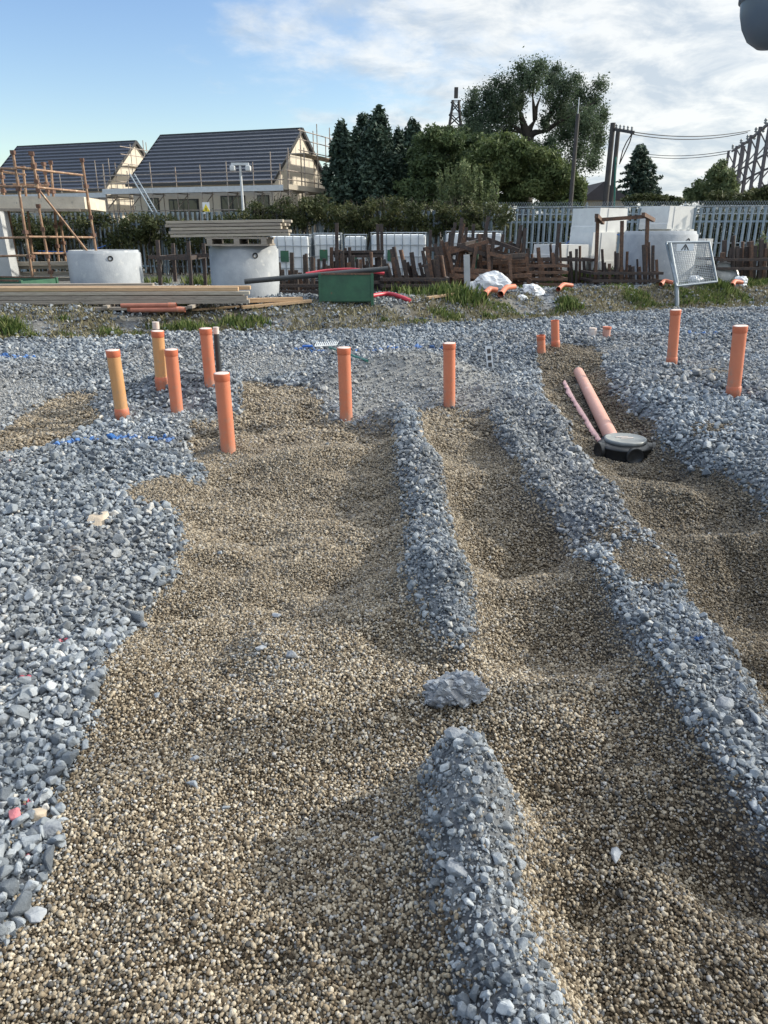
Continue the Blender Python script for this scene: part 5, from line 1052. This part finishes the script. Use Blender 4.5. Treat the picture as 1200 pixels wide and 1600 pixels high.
# tall tree with open crown
Yt = 62; bt = root('broadleaf_tree', 'tallest broadleaf tree with an open crown and forked dark trunk', 'tree', (at_y(826, 300, Yt).x, Yt, YARD))
CL = [(738,165,16,20),(748,188,22,20),(764,148,18,20),(772,185,24,20),(790,140,20,22),(800,172,20,18),(818,122,20,24),(842,108,16,16),(832,132,16,16),(862,125,20,20),(858,150,12,12),(884,138,20,22),(872,165,20,18),(903,148,18,20),(895,182,24,20),(925,162,18,24),(918,200,22,22),(937,188,10,22),
      (790,206,20,16),(760,212,20,16),(882,212,24,20),(905,236,22,22),(930,236,12,18),(860,222,12,12),(736,196,12,16),(742,148,9,10),(814,158,9,9),(800,190,14,12),(938,132,12,12),(776,128,9,9),(846,100,9,8),(812,105,8,8),(870,108,9,8),(925,255,16,14),(728,176,7,12),(900,122,10,8),(745,225,22,18),(785,232,26,16),(835,235,24,14),(734,212,14,16),(770,165,20,20),(880,185,24,20),(912,190,24,22),(850,190,10,14),(800,150,18,18),(935,215,14,18),(945,180,8,14),(890,262,22,16),(800,222,20,12),(832,232,24,12),(862,236,22,12),(770,228,18,12),(740,205,18,16)]
rs = np.random.default_rng(5); cs = [px_c(a_, b_, c_ * .92, d_ * .92, Yt + rs.uniform(-2.5, 2.5)) for a_, b_, c_, d_ in CL]
foliage('crown', cs, 68000, .095, 31, L_ASH, bt, shell=.05, fuzz=.30)
fk = at_y(824, 214, Yt); bs = Vector((at_y(822, 300, Yt).x, Yt, YARD)); J = lambda a_, b_: at_y(a_, b_, Yt)
trunk(bt, bs, fk, .75, .5, [(fk, J(812, 172), .38), (fk, J(836, 188), .30), (fk, J(852, 205), .34), (J(836, 188), J(832, 150), .2), (J(836, 188), J(845, 150), .16), (J(852, 205), J(868, 160), .25), (J(852, 205), J(895, 180), .2), (J(812, 172), J(815, 120), .25), (J(812, 172), J(790, 145), .18), (fk, J(790, 190), .22), (J(790, 190), J(750, 175), .14), (J(868, 160), J(885, 125), .14), (J(815, 120), J(845, 105), .1), (J(832, 150), J(838, 120), .1), (J(895, 180), J(930, 160), .1), (fk, J(800, 205), .15)])
def bush(label, cl, Y, k, size, seed, m, name='broadleaf_tree', cat='tree', dr=2.0, tr=True, **kw):
    rs = np.random.default_rng(seed); cxp = sum(c_[0] for c_ in cl) / len(cl); o = root(name, label, cat, (at_y(cxp, 300, Y).x, Y, YARD)); cs = []
    for (a_, b_, c_, d_) in cl:
        for q in range(7):
            cs.append(px_c(a_ + rs.uniform(-.55, .55) * c_, b_ + rs.uniform(-.55, .55) * d_, c_ * rs.uniform(.35, .6), d_ * rs.uniform(.35, .6), Y + rs.uniform(-dr, dr)))
    foliage('crown', cs, k, size, seed, m, o, **kw)
    if tr: t_ = at_y(cxp, min(c_[1] for c_ in cl) + 30, Y); MB().path([o.location, Vector((o.location.x + .1, Y, t_.z * .5)), t_], [.28, .2, .06], 8).build('trunk', T['bark'], o)
    return o
bush('dense mid green tree right of the conifers, in front of the lattice mast', [(665,215,24,18),(690,212,26,16),(680,245,34,26),(712,225,22,20),(655,255,24,30),(700,275,34,30),(665,295,30,22),(700,305,40,20),(640,300,30,22),(725,250,20,24)], 50, 30000, .125, 41, L_MID, shell=.2)
bush('broad round green bush below the tall tree', [(760,235,34,24),(800,232,34,22),(835,245,32,26),(865,260,28,30),(885,280,22,28),(820,280,40,30),(775,275,40,30),(740,260,26,26),(850,300,46,22),(900,298,20,24),(800,305,40,18),(750,300,30,20),(870,315,40,18)], 48, 46000, .125, 42, L_OLIVE, shell=.2)
bush('dark green understorey tree between the conifers and the round bush', [(720,215,24,14),(745,222,22,16),(780,218,22,12),(730,240,20,16)], 54, 14000, .13, 43, L_MID, shell=.2)
ws = root('willow_shrub', 'pale green upright willow shrub in front of the dark trees', 'shrub', (at_y(730, 310, 36).x, 36, YARD)); rs = np.random.default_rng(8); cs = []; mb = MB()
for i in range(46):
    px = rs.uniform(682, 780); tpy = 252 + abs(px - 725) * .45 + rs.uniform(0, 26); Yq = 36 + rs.uniform(-1, 1); base = Vector((at_y(730 + (px - 730) * .75, 330, Yq).x, Yq, YARD)); tp = at_y(px, tpy, Yq); mb.path([base, base.lerp(tp, .6), tp], [.02, .014, .005], 5)
    for j in range(9): q = base.lerp(tp, .45 + .55 * j / 8); s_ = .20 * (1.25 - j / 9); cs.append((q.x, q.y, q.z, s_, s_, .28))
mb.build('stems', T['bark'], ws); foliage('crown', cs, 14000, .085, 44, L_WILL, ws, shell=.1)
# cedar
cp_ = at_y(1001, 226, 58); cd = root('cedar_tree', 'dark cedar with drooping layered branches right of the power poles', 'tree', (cp_.x, 58, YARD)); rs = np.random.default_rng(12); cs = []
MB().path([(cp_.x, 58, YARD), (cp_.x + .05, 58, cp_.z)], [.3, .05], 8).build('trunk', T['bark'], cd)
for i in range(15):
    py = 229 + i * 5.6; ext = 7 + i * 3.1
    for sgn in (-1, 1, .3, -.4):
        e_ = ext * rs.uniform(.65, 1.1) * sgn
        for q in range(7):
            f_ = (q + .5) / 7; cs.append(px_c(1001 + e_ * f_, py + f_ * f_ * 6 * rs.uniform(.3, 1.3), 4.6 - 2.2 * f_, 2.2, 58 + rs.uniform(-1.5, 1.5) * f_, 4))
cs += [px_c(1003, 285, 18, 20, 58, 16), px_c(1002, 262, 9, 20, 58, 10)]
foliage('crown', cs, 11000, .15, 45, L_DARK, cd, shell=.2, up=1)
bush('light green bush at the right, below the electrical gantry', [(1095,300,20,16),(1115,278,18,20),(1130,268,12,16),(1108,300,26,20),(1140,290,16,24),(1080,306,14,12)], 44, 15000, .10, 46, L_WILL, shell=.15, name='bush', cat='bush')
bush('low scrubby bush behind the mesh fence below the cedar', [(1010,312,30,10),(1045,314,24,8),(985,314,20,8)], 34, 4000, .09, 47, L_HEDGE, shell=.1, name='bush', cat='bush', tr=False, dr=.8)
bush('green bush growing over the palisade at the far right', [(1130,312,26,14),(1165,310,26,14),(1195,305,22,16),(1225,300,22,20),(1108,325,14,10)], 27, 7000, .075, 48, L_HEDGE, shell=.1, name='bush', cat='bush', tr=False, dr=.8)
bush('small grey-green bush behind the right-hand props', [(1190,385,12,20),(1200,410,14,24)], 20.2, 2200, .045, 49, L_WILL, shell=.1, name='bush', cat='bush', tr=False, dr=.2)
hedges = [('overgrown hedge behind the scaffolding at the left edge', -60, 60, 335, 46, 26.5, 5), ('stretch of overgrown bramble hedge between scaffolding and the timber stack', 55, 235, 330, 62, 27.5, 6), ('stretch of bramble hedge behind the stacked planks', 230, 400, 334, 48, 26.5, 7),
          ('stretch of bramble hedge below the gable scaffold', 395, 560, 309, 64, 26.0, 8), ('stretch of bramble hedge behind the caged tanks', 550, 700, 312, 58, 25.4, 9), ('right end of the bramble hedge below the willow shrub', 690, 800, 314, 46, 24.8, 10)]
for (lb, pl, pr, pt, hp, Y, sd2) in hedges:
    rs = np.random.default_rng(sd2); cs = []; n_ = int((pr - pl) * hp / 70); fy = lambda x_: 26.8 - (x_ + 17) * .194
    for i in range(n_):
        px = rs.uniform(pl, pr); f_ = rs.random(); py = pt + 44 * f_ + 6 * math.sin(px * .045 + sd2) + 4 * math.sin(px * .11); r_ = rs.uniform(7, 13); Yq = fy(at_y(px, 400, 25).x)
        cs.append(px_c(px, py + r_ * .5, r_, r_ * .75, Yq + rs.uniform(-.9, .9) * (1 - .3 * f_)))
    for i in range(int((pr - pl) / 5)):
        px = rs.uniform(pl, pr); Yq = fy(at_y(px, 400, 25).x); cs.append(px_c(px, rs.uniform(370, 430), 17, 15, Yq + rs.uniform(1.4, 2.4)))
    Y = fy(at_y((pl + pr) / 2, 400, 25).x); o = root('bramble_hedge', lb, 'hedge', (at_y((pl + pr) / 2, 400, Y).x, Y, YARD), group='stretches of overgrown hedge'); foliage('foliage', cs, int((pr - pl) * 130), .052, 60 + sd2, L_HEDGE, o, shell=.1)
    mb = MB()
    for i in range(int((pr - pl) * .5)):
        px = rs.uniform(pl, pr); a_ = Vector((at_y(px, 400, Y).x, Y, YARD)); b_ = at_y(px + rs.uniform(-14, 14), pt + rs.uniform(-9, 26), Y + rs.uniform(-.4, .6)); mb.path([a_, a_.lerp(b_, .6) + Vector((rs.uniform(-.3, .3), 0, 0)), b_, b_ + Vector((rs.uniform(-.35, .35), -.1, rs.uniform(-.35, .05)))], [.014, .010, .007, .003], 4)
    mb.build('stems', T['bark'], o)

def backhedge(label, pl, pr, pt, pb, Y, seed, k):
    rs = np.random.default_rng(seed); cs = [px_c(rs.uniform(pl, pr), pt + (pb - pt) * rs.random() + 5 * rs.random(), 17, 13, Y + rs.uniform(-.7, .7)) for i in range(int((pr - pl) * (pb - pt) / 110))]
    o = root('bush', label, 'bush', (at_y((pl + pr) / 2, 400, Y).x, Y, YARD)); foliage('crown', cs, k, .07, seed, L_HEDGE, o, shell=.1)
backhedge('low dense bushes behind the clear palisade, left of the concrete blocks', 770, 925, 338, 425, 28.5, 51, 26000)
backhedge('low dense bushes behind the mesh fence, right of the concrete blocks', 985, 1290, 330, 425, 29.0, 52, 42000)
# ---------------------------------------------------------------- masts, poles, cables, far shed
lm = root('lattice_mast', 'steel lattice mast standing left of the tall tree', 'mast', (at_y(706, 300, 80).x, 80, YARD)); za = at_y(706, 158, 80).z; xc = at_y(708, 300, 80).x; mb = MB()
wz = lambda z_: .45 + (za - z_) * .12
for sx in (-1, 1):
    for sy in (-1, 1): MB().bar((xc + sx * wz(YARD), 80 + sy * wz(YARD), YARD), (xc + sx * wz(za) * .6, 80 + sy * .2, za), .15, .15).build('leg', T['pole'], lm)
zs = [za - 1.1 * i for i in range(int((za - YARD) / 1.1))]
for z0, z1 in zip(zs[:-1], zs[1:]):
    for sy in (-1, 1): mb.bar((xc - wz(z0), 80 + sy * wz(z0), z0), (xc + wz(z1), 80 + sy * wz(z1), z1), .10, .10); mb.bar((xc + wz(z0), 80 + sy * wz(z0), z0), (xc - wz(z1), 80 + sy * wz(z1), z1), .07, .07); mb.bar((xc - wz(z0), 80 + sy * wz(z0), z0), (xc + wz(z0), 80 + sy * wz(z0), z0), .06, .06)
mb.build('bracing', T['pole'], lm); MB().box((xc, 80, za + .7), (.35, .35, .9)).build('beacon', T['pole'], lm)
def pole(label, px, pyt, Y, r0, r1, nm='utility_pole', m='pole'):
    t_ = at_y(px, pyt, Y); o = root(nm, label, 'pole', (t_.x, Y, YARD)); MB().cyl((t_.x, Y, YARD), t_, r0, r1, n=12).build('shaft', T[m], o); return o, t_
po, tp1 = pole('thick dark wooden power pole, left one of the close pair', 958, 192, 44, .17, .14); po2, tp2 = pole('slightly shorter dark pole right beside the thick power pole', 966, 203, 45, .14, .12)
arm0, arm1 = at_y(960, 202, 44), at_y(990, 207, 41); MB().bar(arm0, arm1, .10, .14).build('crossarm', T['pole'], po2)
for i in range(5):
    q = arm0.lerp(arm1, (i + .5) / 5); MB().lathe([(.02, 0), (.07, .05), (.03, .08), (.07, .13), (.02, .2)], q + Vector((0, 0, .06)), 8).build('insulator', T['lid'], po2)
for px, nm in ((980, 'drop'), (975, 'drop')): MB().path([at_y(988, 208, 41), at_y(px + 4, 222, 42), at_y(px - 2, 235, 43), at_y(968, 256, 44)], .03, 6).build('drop_wire', T['pole'], po2)
MB().cyl((tp2.x + .05, 43.8, YARD), at_y(962, 245, 43.8), .05, n=8).build('conduit', T['greent'], po2)
po3, tp3 = pole('slim dark pole with a thin rod on top, in front of the tall tree', 903, 178, 44, .13, .10); MB().cyl(tp3, at_y(905, 152, 44), .025, n=8).build('rod', T['steelw'], po3)
gt = root('electrical_gantry', 'steel electrical gantry with rows of insulators at the right edge', 'gantry', (at_y(1170, 310, 40).x, 40, YARD))
Gp = [(1144,236,52), (1157,228,49), (1167,222,47), (1180,211,44), (1195,198,41), (1212,185,38), (1232,170,35)]
for (px, py, Y) in Gp:
    t_ = at_y(px, py, Y); mb = MB()
    for sx_ in (-.22, .22): mb.bar((t_.x + sx_, Y, YARD), (t_.x + sx_, Y, t_.z), .12, .12, up=(0, 1, 0))
    nb_ = int((t_.z - YARD) / .6)
    for q in range(nb_): mb.bar((t_.x + (.22 if q % 2 else -.22), Y, YARD + .6 * q), (t_.x + (-.22 if q % 2 else .22), Y, YARD + .6 * q + .6), .05, .05)
    mb.build('column', T['gantry'], gt)
    for q in range(2): MB().lathe([(.03, 0), (.09, .06), (.04, .1), (.09, .16), (.03, .26)], t_ + Vector((.4 * q, 0, .12)), 8).build('insulator', T['lid'], gt)
for (p0, p1) in zip(Gp[:-1], Gp[1:]):
    a_ = at_y(p0[0], p0[1], p0[2]); b_ = at_y(p1[0], p1[1], p1[2]); MB().bar(a_, b_, .10, .12).build('top_beam', T['gantry'], gt)
    for f_ in (.22, .34, .46, .58, .70):
        za_ = YARD + (a_.z - YARD) * (1 - f_); zb_ = YARD + (b_.z - YARD) * (1 - f_); q0 = Vector((a_.x, a_.y, za_)); q1 = Vector((b_.x, b_.y, zb_)); MB().bar(q0, q1, .06, .08).build('cross_rail', T['gantry'], gt)
        m2 = (q0 + q1) / 2; MB().lathe([(.03, 0), (.12, .05), (.05, .1), (.12, .15), (.03, .22)], m2 + Vector((0, 0, .05)), 8).build('insulator', T['lid'], gt)
for i, (pa, Ya, pb, Yb, sag, lb) in enumerate([((988,206),41,(1172,204),46,.25,'upper overhead cable from the power pole to the gantry'), ((985,209),41.5,(1168,207),46,.3,'second overhead cable just below the upper one'), ((1012,241),60,(1142,235),53,.2,'lower overhead cable ending at the near end of the gantry'), ((1015,245),60,(1140,239),53,.2,'lowest overhead cable behind the cedar')]):
    A_ = at_y(*pa, Ya); B_ = at_y(*pb, Yb); pts = [A_.lerp(B_, t_ / 16) - Vector((0, 0, 4 * sag * (t_ / 16) * (1 - t_ / 16))) for t_ in range(17)]; o = MB().path(pts, .022, 6).build('power_cable', T['pole']); tag(o, lb, 'cable', 'overhead power cables')
sh = root('shed', 'dark pitched roof of a low shed behind the mesh fence', 'shed', (at_y(942, 310, 52).x, 52, YARD)); a_ = at_y(905, 313, 52); b_ = at_y(984, 313, 52); c_ = at_y(942, 284, 52)
MB().prism([(a_.x, a_.z), (b_.x, b_.z), (c_.x, c_.z)], 51.6, 60, lambda x_, z_, y_: Vector((x_, y_, z_))).build('roof', T['shed'], sh); MB().box(((a_.x + b_.x) / 2, 56, (YARD + a_.z) / 2), (b_.x - a_.x - .4, 7.6, a_.z - YARD)).build('wall', T['render_'], sh)
# dome fitting hanging at the top right
dm = root('dome_fitting', 'blue-grey rounded dome fitting hanging at the top right corner', 'lamp', at_y(1208, 0, 3.0)); c_ = at_y(1212, 2, 3.0); r_ = 43 / F * 3.0
MB().lathe([(.001, -r_ * 1.30), (r_ * .35, -r_ * 1.25), (r_ * .66, -r_ * 1.03), (r_ * .86, -r_ * .68), (r_ * .97, -r_ * .3), (r_, 0)], c_, 48).build('cover', T['dome'], dm)
MB().lathe([(r_ * 1.0, .0), (r_ * 1.06, .002), (r_ * 1.07, .03), (r_ * .6, .05), (r_ * .3, .09)], c_, 48).build('collar', T['dome'], dm)
MB().path([c_ + Vector((0, 0, .08)), c_ + Vector((0, 0, .30)), c_ + Vector((.25, 0, .42)), c_ + Vector((2.4, 0, .45))], .02, 10).build('bracket', T['galv'], dm)
MB().cyl((c_.x + 2.4, c_.y, float(hz(c_.x + 2.4, c_.y)) - .1), (c_.x + 2.4, c_.y, c_.z + .5), .05, n=14).build('pole', T['galv'], dm)
print('objects', len(COL.objects))
